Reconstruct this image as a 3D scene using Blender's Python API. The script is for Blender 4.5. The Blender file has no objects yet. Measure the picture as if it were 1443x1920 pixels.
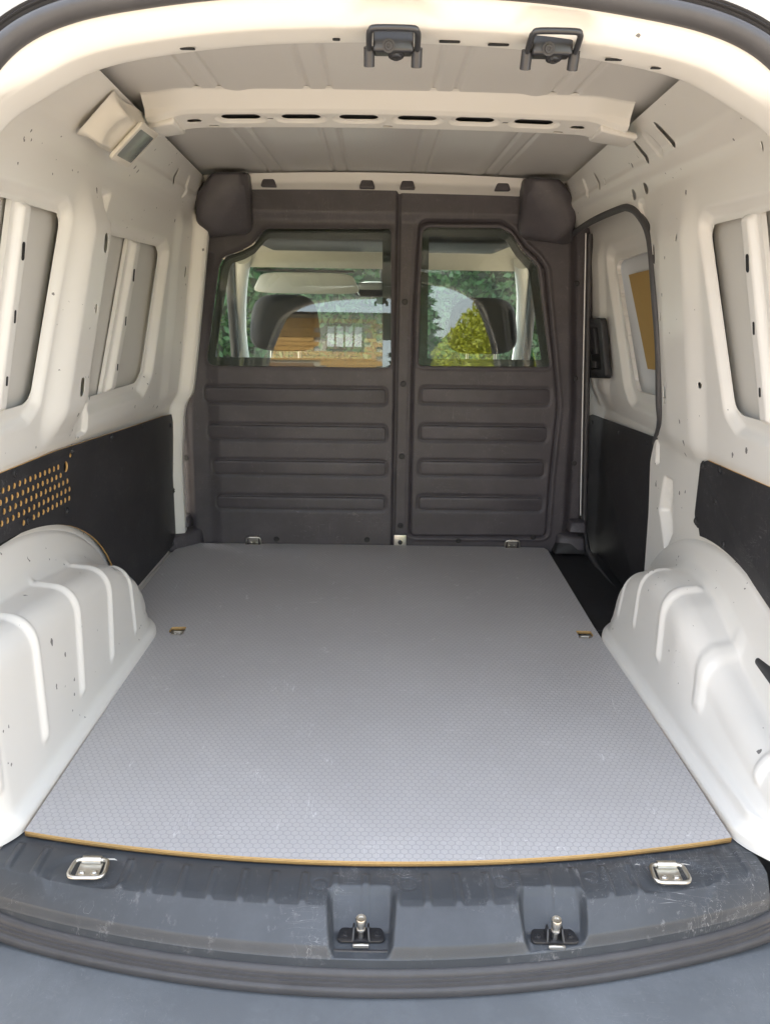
import bpy, bmesh, math, random
import numpy as np
from mathutils import Vector, Matrix
random.seed(7); rng = np.random.default_rng(7)
sc = bpy.context.scene
col = sc.collection
rad = math.radians

# ------------------------------------------------------------------ camera, sky, sun, exposure
cam_d = bpy.data.cameras.new('camera'); cam = bpy.data.objects.new('camera', cam_d); col.objects.link(cam)
cam_d.sensor_fit = 'VERTICAL'; cam_d.sensor_height = 36.0; cam_d.lens = 1550 / 1920 * 36.0
cam_d.clip_start = 0.02; cam_d.clip_end = 500
def cam_matrix(loc, yaw, pitch, roll):
    cy, sy, cp, sp = math.cos(yaw), math.sin(yaw), math.cos(pitch), math.sin(pitch)
    f = Vector((-sy * cp, cy * cp, -sp)); r = Vector((cy, sy, 0)); u = r.cross(f)
    c, s = math.cos(roll), math.sin(roll)
    r2 = c * r + s * u; u2 = -s * r + c * u
    m = Matrix((r2, u2, -f)).transposed().to_4x4(); m.translation = loc
    return m
cam.matrix_world = cam_matrix(Vector((-.0143, -1.191, .8543)), -.0113, .2508, .0161)
sc.camera = cam

SUN_EL, SUN_AZ = rad(56), rad(-36)          # azimuth measured from +Y towards +X: ahead of the van, a little to the left
world = bpy.data.worlds.new('World'); sc.world = world; world.use_nodes = True
wn = world.node_tree.nodes; wl = world.node_tree.links
sky = wn.new('ShaderNodeTexSky'); sky.sky_type = 'NISHITA'; sky.sun_disc = False
sky.sun_elevation = SUN_EL; sky.sun_rotation = SUN_AZ; sky.air_density = 1.2; sky.dust_density = 2.0; sky.ozone_density = 1.0
wn['Background'].inputs['Strength'].default_value = 0.15
hsv = wn.new('ShaderNodeHueSaturation'); hsv.inputs['Saturation'].default_value = .46     # hazy, whitish summer sky
wl.new(sky.outputs[0], hsv.inputs['Color']); wl.new(hsv.outputs[0], wn['Background'].inputs['Color'])
sun_d = bpy.data.lights.new('sun', 'SUN'); sun_d.energy = 4.6; sun_d.angle = rad(.55); sun_d.color = (1.0, .94, .84)
sun = bpy.data.objects.new('sun', sun_d); col.objects.link(sun); sun.location = (-4, 6, 9)
sd = Vector((math.sin(SUN_AZ) * math.cos(SUN_EL), math.cos(SUN_AZ) * math.cos(SUN_EL), math.sin(SUN_EL)))
sun.rotation_euler = sd.to_track_quat('Z', 'Y').to_euler()
sc.view_settings.view_transform = 'Standard'; sc.view_settings.look = 'None'
sc.view_settings.exposure = 2.78; sc.view_settings.gamma = 1.0; sc.view_settings.use_curve_mapping = False
sc.render.engine = 'CYCLES'
cy_ = sc.cycles
cy_.use_denoising = True; cy_.max_bounces = 10; cy_.diffuse_bounces = 6; cy_.glossy_bounces = 4
cy_.transparent_max_bounces = 16; cy_.caustics_reflective = False; cy_.caustics_refractive = False
cy_.sample_clamp_indirect = 6.0

# ------------------------------------------------------------------ materials
class NT:
    def __init__(s, name):
        s.m = bpy.data.materials.new(name); s.m.use_nodes = True
        s.t = s.m.node_tree; s.n = s.t.nodes; s.l = s.t.links
        s.b = s.n['Principled BSDF']; s.out = s.n['Material Output']
    def node(s, typ, **kw):
        x = s.n.new('ShaderNode' + typ)
        for k, v in kw.items():
            if k.startswith('i_'): x.inputs[int(k[2:]) if k[2:].isdigit() else k[2:].replace('_', ' ')].default_value = v
            else: setattr(x, k, v)
        return x
    def link(s, a, b): s.l.new(a, b)
    def math(s, op, a, b=None, c=None):
        x = s.node('Math', operation=op)
        for i, v in enumerate((a, b, c)):
            if v is None: continue
            if isinstance(v, (int, float)): x.inputs[i].default_value = v
            else: s.link(v, x.inputs[i])
        return x.outputs[0]
    def mix(s, fac, a, b):
        x = s.node('Mix', data_type='RGBA')
        if isinstance(fac, (int, float)): x.inputs[0].default_value = fac
        else: s.link(fac, x.inputs[0])
        for i, v in ((6, a), (7, b)):
            if isinstance(v, tuple): x.inputs[i].default_value = (*v, 1) if len(v) == 3 else v
            else: s.link(v, x.inputs[i])
        return x.outputs[2]
    def coord(s, scale=None):
        tc = s.node('TexCoord')
        if scale is None: return tc.outputs['Object']
        mp = s.node('Mapping'); mp.inputs['Scale'].default_value = scale
        s.link(tc.outputs['Object'], mp.inputs['Vector']); return mp.outputs[0]
    def noise(s, scale, detail=2, rough=.5, vec=None, dist=0):
        x = s.node('TexNoise'); x.inputs['Scale'].default_value = scale; x.inputs['Detail'].default_value = detail
        x.inputs['Roughness'].default_value = rough; x.inputs['Distortion'].default_value = dist
        s.link(vec if vec is not None else s.coord(), x.inputs['Vector']); return x.outputs[0]
    def ramp(s, fac, lo, hi):
        x = s.node('MapRange'); x.inputs[1].default_value = lo; x.inputs[2].default_value = hi
        s.link(fac, x.inputs[0]); return x.outputs[0]
    def bump(s, h, strength=.3, dist=.001):
        x = s.node('Bump'); x.inputs['Strength'].default_value = strength; x.inputs['Distance'].default_value = dist
        s.link(h, x.inputs['Height']); s.link(x.outputs[0], s.b.inputs['Normal']); return x
    def set(s, col=None, rough=None, metal=None, spec=None, coat=None):
        b = s.b.inputs
        if col is not None:
            if isinstance(col, tuple): b['Base Color'].default_value = (*col, 1)
            else: s.link(col, b['Base Color'])
        if rough is not None:
            if isinstance(rough, (int, float)): b['Roughness'].default_value = rough
            else: s.link(rough, b['Roughness'])
        if metal is not None: b['Metallic'].default_value = metal
        if spec is not None: b['Specular IOR Level'].default_value = spec
        if coat is not None: b['Coat Weight'].default_value = coat; b['Coat Roughness'].default_value = .12
        return s

def simple(name, c, rough=.5, metal=0, spec=.5, var=.0, scale=30, bumps=0, bdist=.0005, bscale=400):
    t = NT(name)
    if var:
        f = t.noise(scale, 4, .6)
        t.set(t.mix(f, tuple(v * (1 - var) for v in c), tuple(min(1, v * (1 + var)) for v in c)), rough, metal, spec)
    else: t.set(c, rough, metal, spec)
    if bumps: t.bump(t.noise(bscale, 3, .6), bumps, bdist)
    return t.m

def paint_mat(name, c, chips=1.0, rough=.32):
    t = NT(name)
    v = t.coord()
    dirt = t.noise(2.4, 2, .5, v)
    base = t.mix(t.math('MULTIPLY', dirt, .20), c, tuple(x * y for x, y in zip(c, (.80, .77, .70))))
    # paint chips: small dark specks that gather in patches
    chip = None
    for k, (sc_, thr, rr_) in enumerate((((62, 62, 40), .82, .34), ((34, 20, 38), .90, .16), ((95, 95, 95), .84, .30))):
        vo = t.node('TexVoronoi'); vo.inputs['Scale'].default_value = 1.0
        mp = t.node('Mapping'); mp.inputs['Scale'].default_value = sc_; mp.inputs['Rotation'].default_value = (.4 + k, .3, .9 * k)
        wv = t.node('VectorMath', operation='ADD'); nv_ = t.node('TexNoise'); nv_.inputs['Scale'].default_value = 160.0
        t.link(v, nv_.inputs['Vector']); sc2 = t.node('VectorMath', operation='SCALE'); sc2.inputs['Scale'].default_value = .006; t.link(nv_.outputs['Color'], sc2.inputs[0])
        t.link(v, wv.inputs[0]); t.link(sc2.outputs[0], wv.inputs[1]); t.link(wv.outputs[0], mp.inputs['Vector']); t.link(mp.outputs[0], vo.inputs['Vector'])
        sx_ = t.node('SeparateColor'); t.link(vo.outputs['Color'], sx_.inputs[0])
        area = t.ramp(t.noise(4.5 + k, 3, .6, v), .48, .66)
        q = t.math('MULTIPLY', t.math('LESS_THAN', vo.outputs['Distance'], t.math('MULTIPLY', sx_.outputs[1], rr_)), t.math('GREATER_THAN', t.math('ADD', sx_.outputs[0], t.math('MULTIPLY', area, .22 * chips)), thr + .22))
        chip = q if chip is None else t.math('MAXIMUM', chip, q)
    col_ = base
    col_ = t.mix(t.math('MULTIPLY', chip, .85), col_, (.07, .065, .065))
    t.set(col_, t.math('ADD', rough, t.math('MULTIPLY', dirt, .14)), 0, .5)
    t.bump(t.noise(14, 2, .5, v), .05, .004)
    return t.m

M = {}
M['paint'] = paint_mat('white_body_paint', (.75, .735, .695), 1.0, .24)
M['paint_clean'] = paint_mat('white_body_paint_clean', (.75, .735, .695), .3, .28)
M['outer'] = simple('outer_white_paint', (.82, .82, .81), .25, var=.02, scale=4)
M['skin'] = simple('primer_skin', (.60, .585, .545), .42, var=.05, scale=6)
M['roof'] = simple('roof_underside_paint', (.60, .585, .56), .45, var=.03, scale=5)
M['lampbody'] = simple('beige_lamp_plastic', (.62, .59, .52), .5, var=.03)
M['lens'] = simple('lamp_lens', (.20, .22, .21), .18, var=.1, scale=90, bumps=.3, bscale=220)
M['steel'] = simple('zinc_steel', (.62, .60, .55), .32, 1.0, var=.15, scale=60)
M['darksteel'] = simple('black_steel', (.02, .02, .022), .38, .0, .6, var=.3, scale=50)
M['hole_shade'] = simple('dark_hole_shade', (.015, .015, .016), .8)  # near-black colour for the unlit inside of slots
M['rubber'] = simple('black_rubber', (.060, .058, .060), .48, 0, .4, var=.25, scale=25, bumps=.1, bscale=150)
M['frit'] = simple('black_glass_border', (.012, .012, .013), .35)
M['headliner'] = simple('beige_headliner', (.52, .50, .43), .9, var=.06, scale=60)
M['pillar'] = simple('cab_pillar_plastic', (.60, .59, .55), .7, var=.04)
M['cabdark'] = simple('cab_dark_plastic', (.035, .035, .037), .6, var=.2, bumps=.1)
M['seat'] = simple('dark_seat_fabric', (.030, .028, .029), .85, var=.35, scale=140, bumps=.3, bscale=300)
M['visor'] = simple('visor_vinyl', (.50, .49, .43), .75, var=.05)
M['mirrorglass'] = simple('mirror_glass', (.85, .85, .85), .03, 1.0)
M['tan'] = simple('tan_hardboard', (.42, .27, .085), .7, var=.10, scale=9)
M['whiteboard'] = simple('white_foam_edge', (.62, .63, .64), .6)
M['gap'] = simple('cavity_black', (.01, .01, .01), .9)

def plastic_mat(name, c, scuff, rough=.5, grain=900, amt=.6, streak=(1, 1, 1)):
    t = NT(name); v = t.coord()
    f1 = t.ramp(t.noise(7, 5, .7, v), .42, .80)
    base = t.mix(f1, c, tuple(x * 1.35 + .004 for x in c))
    fine = t.ramp(t.noise(70, 5, .75, t.coord(streak)), .56, .74)
    area = t.ramp(t.noise(9, 3, .6, v), .46, .66)
    s = t.math('MULTIPLY', t.math('MULTIPLY', fine, area), amt)
    # fine pale scratches, several directions
    tot = s
    for k, (sx, sy, sz) in enumerate(((9, 90, 40), (70, 13, 50), (40, 55, 9))):
        mp = t.node('Mapping'); mp.inputs['Scale'].default_value = (sx, sy, sz); mp.inputs['Rotation'].default_value = (.3 * k, .2, .5 + .7 * k)
        t.link(v, mp.inputs['Vector'])
        nn = t.noise(1.1, 2, .5, mp.outputs[0], 1.0)
        ln = t.math('LESS_THAN', t.math('ABSOLUTE', t.math('SUBTRACT', nn, .5)), .004)
        ln = t.math('MULTIPLY', ln, t.ramp(t.noise(6 + k, 2, .5, v), .55, .63))
        tot = t.math('MAXIMUM', tot, t.math('MULTIPLY', ln, amt * .9))
    colr = t.mix(tot, base, scuff)
    t.set(colr, t.math('ADD', rough, t.math('MULTIPLY', s, .2)), 0, .45)
    t.bump(t.noise(grain, 2, .6, v), .35, .0006)
    return t.m
M['bulk'] = plastic_mat('charcoal_partition_plastic', (.067, .061, .068), (.19, .185, .19), .48, 700, .45)
M['liner'] = plastic_mat('black_laminate', (.026, .025, .027), (.20, .19, .19), .50, 1200, .5)
M['sill'] = plastic_mat('slate_sill_plastic', (.050, .055, .062), (.27, .27, .275), .42, 600, .8, (1, .35, 1))
M['bumper'] = plastic_mat('grey_bumper_plastic', (.115, .125, .135), (.25, .26, .27), .46, 900, .35)
M['step'] = plastic_mat('black_step_plastic', (.022, .022, .024), (.10, .10, .10), .5, 800, .3)

def board_mat():
    t = NT('grey_honeycomb_ply_face'); v = t.coord()
    sx = t.node('SeparateXYZ'); t.link(v, sx.inputs[0])
    S = .0128                               # hexagon pitch across flats
    px = t.math('DIVIDE', sx.outputs[0], S); py = t.math('DIVIDE', sx.outputs[1], S)
    H = 1.7320508
    def cell(ox, oy):
        a = t.math('SUBTRACT', t.math('FLOORED_MODULO', t.math('ADD', px, ox), 1.0), .5)
        b = t.math('SUBTRACT', t.math('FLOORED_MODULO', t.math('ADD', py, oy), H), H / 2)
        return a, b, t.math('ADD', t.math('MULTIPLY', a, a), t.math('MULTIPLY', b, b))
    a1, b1, d1 = cell(0, 0); a2, b2, d2 = cell(.5, H / 2)
    pick = t.math('LESS_THAN', d1, d2)
    def sel(u, w): return t.math('ADD', t.math('MULTIPLY', u, pick), t.math('MULTIPLY', w, t.math('SUBTRACT', 1, pick)))
    ga = t.math('ABSOLUTE', sel(a1, a2)); gb = t.math('ABSOLUTE', sel(b1, b2))
    hd = t.math('MAXIMUM', ga, t.math('ADD', t.math('MULTIPLY', ga, .5), t.math('MULTIPLY', gb, H / 2)))   # 0..0.5
    line = t.ramp(hd, .41, .47)
    big = t.noise(2.6, 4, .6, v); f = t.ramp(big, .3, .75)
    base = t.mix(f, (.43, .42, .42), (.49, .48, .48))
    wear = t.ramp(t.noise(26, 4, .7, v), .55, .78)
    base = t.mix(t.math('MULTIPLY', wear, .30), base, (.60, .60, .61))
    base = t.mix(t.math('MULTIPLY', line, .55), base, (.27, .27, .29))
    tot = None
    for k, (sx_, sy_) in enumerate(((30, 3.2), (5, 32), (21, 14))):
        mp = t.node('Mapping'); mp.inputs['Scale'].default_value = (sx_, sy_, 1); mp.inputs['Rotation'].default_value = (0, 0, .25 + .8 * k)
        t.link(v, mp.inputs['Vector'])
        nn = t.noise(.9, 2, .5, mp.outputs[0], .9)
        ln = t.math('MULTIPLY', t.math('LESS_THAN', t.math('ABSOLUTE', t.math('SUBTRACT', nn, .5)), .0032), t.ramp(t.noise(7 + 2 * k, 2, .5, v), .58, .64))
        tot = ln if tot is None else t.math('MAXIMUM', tot, ln)
    base = t.mix(t.math('MULTIPLY', tot, .40), base, (.80, .80, .80))
    spk = t.math('GREATER_THAN', t.noise(130, 1, .5, v), .80)
    base = t.mix(t.math('MULTIPLY', spk, .25), base, (.80, .78, .74))
    t.set(base, t.math('ADD', .46, t.math('MULTIPLY', f, .12)), 0, .5)
    t.bump(t.math('ADD', t.math('MULTIPLY', t.math('SUBTRACT', 1, line), 1.0), t.math('MULTIPLY', t.noise(500, 2, .5, v), .12)), .5, .0006)
    return t.m
M['board'] = board_mat()
def ply_mat():
    t = NT('plywood_edge'); v = t.coord()
    sx = t.node('SeparateXYZ'); t.link(v, sx.inputs[0])
    w = t.math('SINE', t.math('ADD', t.math('MULTIPLY', sx.outputs[2], 2094), t.math('MULTIPLY', t.noise(20, 2, .5, v), 1.5)))
    g = t.noise(160, 3, .6, t.coord((1, 1, 6)))
    c = t.mix(t.ramp(w, -.4, .6), (.46, .29, .105), (.27, .155, .055))
    c = t.mix(t.math('MULTIPLY', t.ramp(g, .4, .7), .35), c, (.60, .42, .19))
    t.set(c, .7); return t.m
M['ply'] = ply_mat()
M['hardboard_edge'] = simple('hardboard_cut_edge', (.50, .30, .10), .75, var=.15, scale=80)

def glass_mat(name, tint):
    t = NT(name)
    tr = t.node('BsdfTransparent'); tr.inputs[0].default_value = (*tint, 1)
    gl = t.node('BsdfGlossy'); gl.inputs['Roughness'].default_value = .0; gl.inputs[0].default_value = (1, 1, 1, 1)
    geo = t.node('NewGeometry'); dt = t.node('VectorMath', operation='DOT_PRODUCT')
    t.link(geo.outputs['Normal'], dt.inputs[0]); t.link(geo.outputs['Incoming'], dt.inputs[1])
    c = t.math('SUBTRACT', 1.0, t.math('MINIMUM', t.math('ABSOLUTE', dt.outputs['Value']), 1.0))
    fac = t.math('ADD', .042, t.math('MULTIPLY', t.math('POWER', c, 5.0), .958))      # Schlick
    mx = t.node('MixShader'); t.link(fac, mx.inputs[0]); t.link(tr.outputs[0], mx.inputs[1]); t.link(gl.outputs[0], mx.inputs[2])
    t.link(mx.outputs[0], t.out.inputs[0]); return t.m
M['glass'] = glass_mat('window_glass', (.90, .95, .92))

def leaf_mat(name, c1, c2, trans=.3):
    t = NT(name); v = t.coord()
    geo = t.node('NewGeometry')
    f = t.noise(3, 3, .6, v); c = t.mix(t.ramp(f, .3, .7), c1, c2)
    c = t.mix(t.math('MULTIPLY', geo.outputs['Random Per Island'], .5), c, tuple(x * 1.5 for x in c2))
    t.set(c, .55)
    tl = t.node('BsdfTranslucent'); t.link(c, tl.inputs[0])
    mx = t.node('MixShader'); mx.inputs[0].default_value = trans
    t.link(t.b.outputs[0], mx.inputs[1]); t.link(tl.outputs[0], mx.inputs[2]); t.link(mx.outputs[0], t.out.inputs[0])
    return t.m
M['leaf'] = leaf_mat('hedge_leaf', (.045, .100, .040), (.075, .150, .062), .40)
M['leaf_gold'] = leaf_mat('golden_leaf', (.22, .26, .012), (.34, .36, .02), .3)
M['leaf_dark'] = leaf_mat('conifer_needle', (.015, .030, .014), (.025, .045, .02), .15)
M['bark'] = simple('bark', (.10, .07, .05), .9, var=.3, scale=20)
M['brick'] = simple('yellow_brick', (.46, .27, .085), .85, var=.2, scale=30)
M['mortar'] = simple('mortar', (.42, .37, .30), .95)
M['tile'] = simple('dark_roof_tile', (.05, .055, .07), .7, var=.2, scale=12)
M['timber'] = simple('brown_timber', (.17, .09, .04), .7, var=.25, scale=14)
def paver():
    t = NT('tan_block_paving'); v = t.coord()
    b = t.node('TexBrick'); b.inputs['Scale'].default_value = 5.0; b.inputs['Mortar Size'].default_value = .012
    b.inputs['Color1'].default_value = (.30, .245, .185, 1); b.inputs['Color2'].default_value = (.245, .195, .15, 1); b.inputs['Mortar'].default_value = (.13, .11, .09, 1)
    t.link(v, b.inputs['Vector'])
    c = t.mix(t.math('MULTIPLY', t.noise(1.3, 4, .6, v), .4), b.outputs[0], (.33, .28, .22))
    t.set(c, .85); return t.m
M['paver'] = paver()

# ------------------------------------------------------------------ mesh helpers
def thing(name, label, cat, loc, group=None):
    o = bpy.data.objects.new(name, None); col.objects.link(o); o.location = loc; o.empty_display_size = .1
    o['label'] = label; o['category'] = cat
    if group: o['group'] = group
    return o
def tag(o, label, cat, group=None):
    o['label'] = label; o['category'] = cat
    if group: o['group'] = group
    return o
def put(name, me, parent=None, mats=None, label=None):
    o = bpy.data.objects.new(name, me); col.objects.link(o)
    if mats is not None and len(me.materials) == 0:
        for m in (mats if isinstance(mats, (list, tuple)) else [mats]): me.materials.append(M[m] if isinstance(m, str) else m)
    if parent is not None:
        o.parent = parent
        if parent.type == 'EMPTY': o.matrix_parent_inverse = Matrix.Translation(-Vector(parent.location))
        elif parent.matrix_basis != Matrix.Identity(4): o.matrix_parent_inverse = parent.matrix_basis.inverted()
    if label: o['label'] = label
    return o
def pydata(name, v, f, smooth=True):
    me = bpy.data.meshes.new(name)
    me.from_pydata([tuple(map(float, p)) for p in v] if not isinstance(v, np.ndarray) else v.tolist(), [], f if not isinstance(f, np.ndarray) else f.tolist())
    me.update()
    if smooth: me.polygons.foreach_set('use_smooth', [True] * len(me.polygons))
    return me
def autosmooth(me, ang=35):
    bm = bmesh.new(); bm.from_mesh(me)
    for e in bm.edges:
        if len(e.link_faces) == 2 and e.calc_face_angle(0) > rad(ang): e.smooth = False
    for f in bm.faces: f.smooth = True
    bm.to_mesh(me); bm.free(); return me
def fillet(pts, r, n=5):
    out = []; N = len(pts)
    for i in range(N):
        p0, p1, p2 = (np.array(pts[(i + k) % N], float) for k in (-1, 0, 1))
        ri = r[i] if isinstance(r, (list, tuple)) else r
        a = p0 - p1; b = p2 - p1; la, lb = np.linalg.norm(a), np.linalg.norm(b)
        if ri <= 0 or la < 1e-9 or lb < 1e-9: out.append(tuple(p1)); continue
        a /= la; b /= lb; ang = math.acos(max(-1, min(1, float(a @ b))))
        if ang > math.pi - .05: out.append(tuple(p1)); continue
        d = min(ri / math.tan(ang / 2), la * .48, lb * .48)
        q0 = p1 + a * d; q2 = p1 + b * d
        for k in range(n + 1):
            t = k / n; out.append(tuple((1 - t) ** 2 * q0 + 2 * t * (1 - t) * p1 + t * t * q2))
    return out
def spline(pts, n=8, closed=False):
    P = [np.array(p, float) for p in pts]; N = len(P); out = []
    for i in range(N if closed else N - 1):
        if closed: p0, p1, p2, p3 = P[(i - 1) % N], P[i], P[(i + 1) % N], P[(i + 2) % N]
        else: p0, p1, p2, p3 = P[max(i - 1, 0)], P[i], P[i + 1], P[min(i + 2, N - 1)]
        for k in range(n):
            t = k / n
            out.append(.5 * ((2 * p1) + (-p0 + p2) * t + (2 * p0 - 5 * p1 + 4 * p2 - p3) * t * t + (-p0 + 3 * p1 - 3 * p2 + p3) * t ** 3))
    if not closed: out.append(P[-1])
    return out
def sd_poly(X, Y, pts):
    p = np.array(pts, float); d = np.full(X.shape, 1e9); s = np.ones(X.shape)
    j = len(p) - 1
    for i in range(len(p)):
        ex, ey = p[j] - p[i]; wx, wy = X - p[i][0], Y - p[i][1]
        t = np.clip((wx * ex + wy * ey) / (ex * ex + ey * ey + 1e-18), 0, 1)
        d = np.minimum(d, (wx - ex * t) ** 2 + (wy - ey * t) ** 2)
        c1 = Y >= p[i][1]; c2 = Y < p[j][1]; c3 = ex * wy > ey * wx
        s = np.where((c1 & c2 & c3) | (~c1 & ~c2 & ~c3), -s, s); j = i
    return s * np.sqrt(d)
def sd_slot(X, Y, cx, cy, hl, r, ang=90):
    c, s = math.cos(rad(ang)), math.sin(rad(ang))
    u = (X - cx) * c + (Y - cy) * s; v = -(X - cx) * s + (Y - cy) * c
    return np.hypot(u - np.clip(u, -hl, hl), v) - r
def sst(x): x = np.clip(x, 0, 1); return x * x * (3 - 2 * x)
def sheet(name, us, vs, fn, keep=None, rim=None, rimdir=None):
    """grid sheet; keep(U,V) > 0 where there is metal, its zero contour gets a clean edge; rim = depth of a folded lip"""
    U, V = np.meshgrid(us, vs, indexing='ij'); nu, nv = U.shape
    ok = np.ones((nu, nv), bool)
    if keep is not None:
        K = keep(U, V); cell = max(us[1] - us[0], vs[1] - vs[0])
        h = cell * .05
        gx = (keep(U + h, V) - keep(U - h, V)) / (2 * h); gy = (keep(U, V + h) - keep(U, V - h)) / (2 * h)
        g2 = np.maximum(gx * gx + gy * gy, .05)
        sn = np.abs(K) < .62 * cell
        U = np.where(sn, U - K * gx / g2, U); V = np.where(sn, V - K * gy / g2, V)
        ok = (K > 0) | sn
    P = fn(U, V).reshape(-1, 3)
    idx = np.arange(nu * nv).reshape(nu, nv)
    F = np.stack([idx[:-1, :-1], idx[1:, :-1], idx[1:, 1:], idx[:-1, 1:]], -1).reshape(-1, 4)
    okf = ok.reshape(-1)[F].all(1)
    if keep is not None:
        okf &= ~(sn.reshape(-1)[F].all(1) & (K.reshape(-1)[F].mean(1) < 0))
    F = F[okf]
    if keep is not None:
        a_ = np.linalg.norm(np.cross(P[F[:, 2]] - P[F[:, 0]], P[F[:, 3]] - P[F[:, 1]]), axis=1)
        F = F[a_ > .04 * np.median(a_)]
    used = np.unique(F); mp = -np.ones(nu * nv, int); mp[used] = np.arange(len(used)); P = P[used]; F = mp[F]
    fl = F.tolist()
    if rim:
        E = np.concatenate([F[:, [0, 1]], F[:, [1, 2]], F[:, [2, 3]], F[:, [3, 0]]]); Es = np.sort(E, 1)
        _, inv, cnt = np.unique(Es[:, 0] * 10 ** 7 + Es[:, 1], return_inverse=True, return_counts=True)
        B = E[cnt[inv] == 1]
        bv = np.unique(B); m2 = {int(b): len(P) + i for i, b in enumerate(bv)}; off = len(bv)
        d = np.array(rimdir, float) * rim
        P = np.concatenate([P, P[bv], P[bv] + d])
        fl += [[m2[int(b)], m2[int(a)], m2[int(a)] + off, m2[int(b)] + off] for a, b in B]
    return pydata(name, P, fl)
def plate(name, outline, holes=(), thick=.006, bevel=0, frame=None, mats=('liner',), edge=None):
    """flat board with true holes. frame(x, y, w) -> world"""
    cu = bpy.data.curves.new('tmp', 'CURVE'); cu.dimensions = '2D'; cu.fill_mode = 'BOTH'
    cu.extrude = max(thick / 2 - bevel, 0); cu.bevel_depth = bevel; cu.bevel_resolution = 1
    for pl in [outline, *holes]:
        s = cu.splines.new('POLY'); s.points.add(len(pl) - 1); s.use_cyclic_u = True
        for q, p in zip(s.points, pl): q.co = (p[0], p[1], 0, 1)
    ob = bpy.data.objects.new('tmp', cu)
    me = bpy.data.meshes.new_from_object(ob); me.name = name
    bpy.data.objects.remove(ob); bpy.data.curves.remove(cu)
    bm = bmesh.new(); bm.from_mesh(me); bmesh.ops.remove_doubles(bm, verts=bm.verts, dist=1e-6); bm.normal_update()
    if edge is not None:
        for f in bm.faces: f.material_index = 1 if abs(f.normal.z) < .5 else 0
    if frame:
        for v in bm.verts: v.co = frame(v.co.x, v.co.y, v.co.z)
    bmesh.ops.recalc_face_normals(bm, faces=bm.faces)
    me.materials.clear()
    for m in mats: me.materials.append(M[m])
    if edge is not None: me.materials.append(M[edge])
    bm.to_mesh(me); bm.free()
    return autosmooth(me, 30) if bevel else me
def tube_data(path, r, n=8, closed=False):
    P = [Vector(p) for p in path]; N = len(P); vs, fs = [], []
    up = None
    for i, p in enumerate(P):
        a = P[(i - 1) % N] if (closed or i > 0) else P[i]; b = P[(i + 1) % N] if (closed or i < N - 1) else P[i]
        t = (b - a).normalized()
        if up is None: up = t.orthogonal().normalized()
        else: up = (up - t * up.dot(t)).normalized()
        w = t.cross(up); rr = r[i] if isinstance(r, (list, tuple)) else r
        for k in range(n):
            an = 2 * math.pi * k / n; vs.append(p + (up * math.cos(an) + w * math.sin(an)) * rr)
    for i in range(N if closed else N - 1):
        j = (i + 1) % N
        for k in range(n): fs.append([i * n + k, i * n + (k + 1) % n, j * n + (k + 1) % n, j * n + k])
    if not closed:
        fs.append(list(range(n))[::-1]); fs.append([(N - 1) * n + k for k in range(n)])
    return vs, fs
def tube(name, path, r, n=8, closed=False):
    v, f = tube_data(path, r, n, closed); return autosmooth(pydata(name, v, f), 50)
def rbox(name, size, bev=.004, seg=2, loc=(0, 0, 0), rot=None, taper=None):
    bm = bmesh.new(); bmesh.ops.create_cube(bm, size=1)
    for v in bm.verts:
        k = 1.0
        if taper and v.co.z > 0: v.co.x *= taper[0]; v.co.y *= taper[1]
        v.co = Vector((v.co.x * size[0], v.co.y * size[1], v.co.z * size[2]))
    if bev: bmesh.ops.bevel(bm, geom=list(bm.edges), offset=bev, segments=seg, profile=.6, affect='EDGES')
    m = Matrix.Translation(loc) @ (rot.to_4x4() if rot else Matrix.Identity(4)); bm.transform(m)
    me = bpy.data.meshes.new(name); bm.to_mesh(me); bm.free(); return autosmooth(me, 40)
def hull(name, pts, bev=.01, seg=3):
    bm = bmesh.new(); [bm.verts.new(p) for p in pts]
    r = bmesh.ops.convex_hull(bm, input=bm.verts)
    bmesh.ops.delete(bm, geom=[g for g in r['geom_interior'] if isinstance(g, bmesh.types.BMVert)], context='VERTS')
    bmesh.ops.dissolve_limit(bm, angle_limit=rad(3), verts=bm.verts, edges=bm.edges)
    if bev: bmesh.ops.bevel(bm, geom=list(bm.edges), offset=bev, segments=seg, profile=.5, affect='EDGES', clamp_overlap=True)
    me = bpy.data.meshes.new(name); bm.to_mesh(me); bm.free(); return autosmooth(me, 40)
def lathe(name, prof, n=20, mtx=None):
    vs, fs = [], []
    for r, z in prof:
        for k in range(n):
            a = 2 * math.pi * k / n; vs.append(Vector((r * math.cos(a), r * math.sin(a), z)))
    for i in range(len(prof) - 1):
        for k in range(n): fs.append([i * n + k, i * n + (k + 1) % n, (i + 1) * n + (k + 1) % n, (i + 1) * n + k])
    fs.append([k for k in range(n)][::-1]); fs.append([(len(prof) - 1) * n + k for k in range(n)])
    if mtx: vs = [mtx @ v for v in vs]
    return autosmooth(pydata(name, vs, fs), 40)
def join_mesh(name, meshes, mats):
    bm = bmesh.new()
    for me, mi in meshes:
        n0 = len(bm.faces); bm.from_mesh(me); bm.faces.ensure_lookup_table()
        for f in bm.faces[n0:]: f.material_index = mi
    me = bpy.data.meshes.new(name); bm.to_mesh(me); bm.free()
    for m in mats: me.materials.append(M[m])
    return me
def frame_from(n, up=(0, 0, 1)):
    n = Vector(n).normalized(); u = Vector(up); x = u.cross(n).normalized(); y = n.cross(x)
    return Matrix((x, y, n)).transposed()          # local z = n

GROUND = -.62
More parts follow.
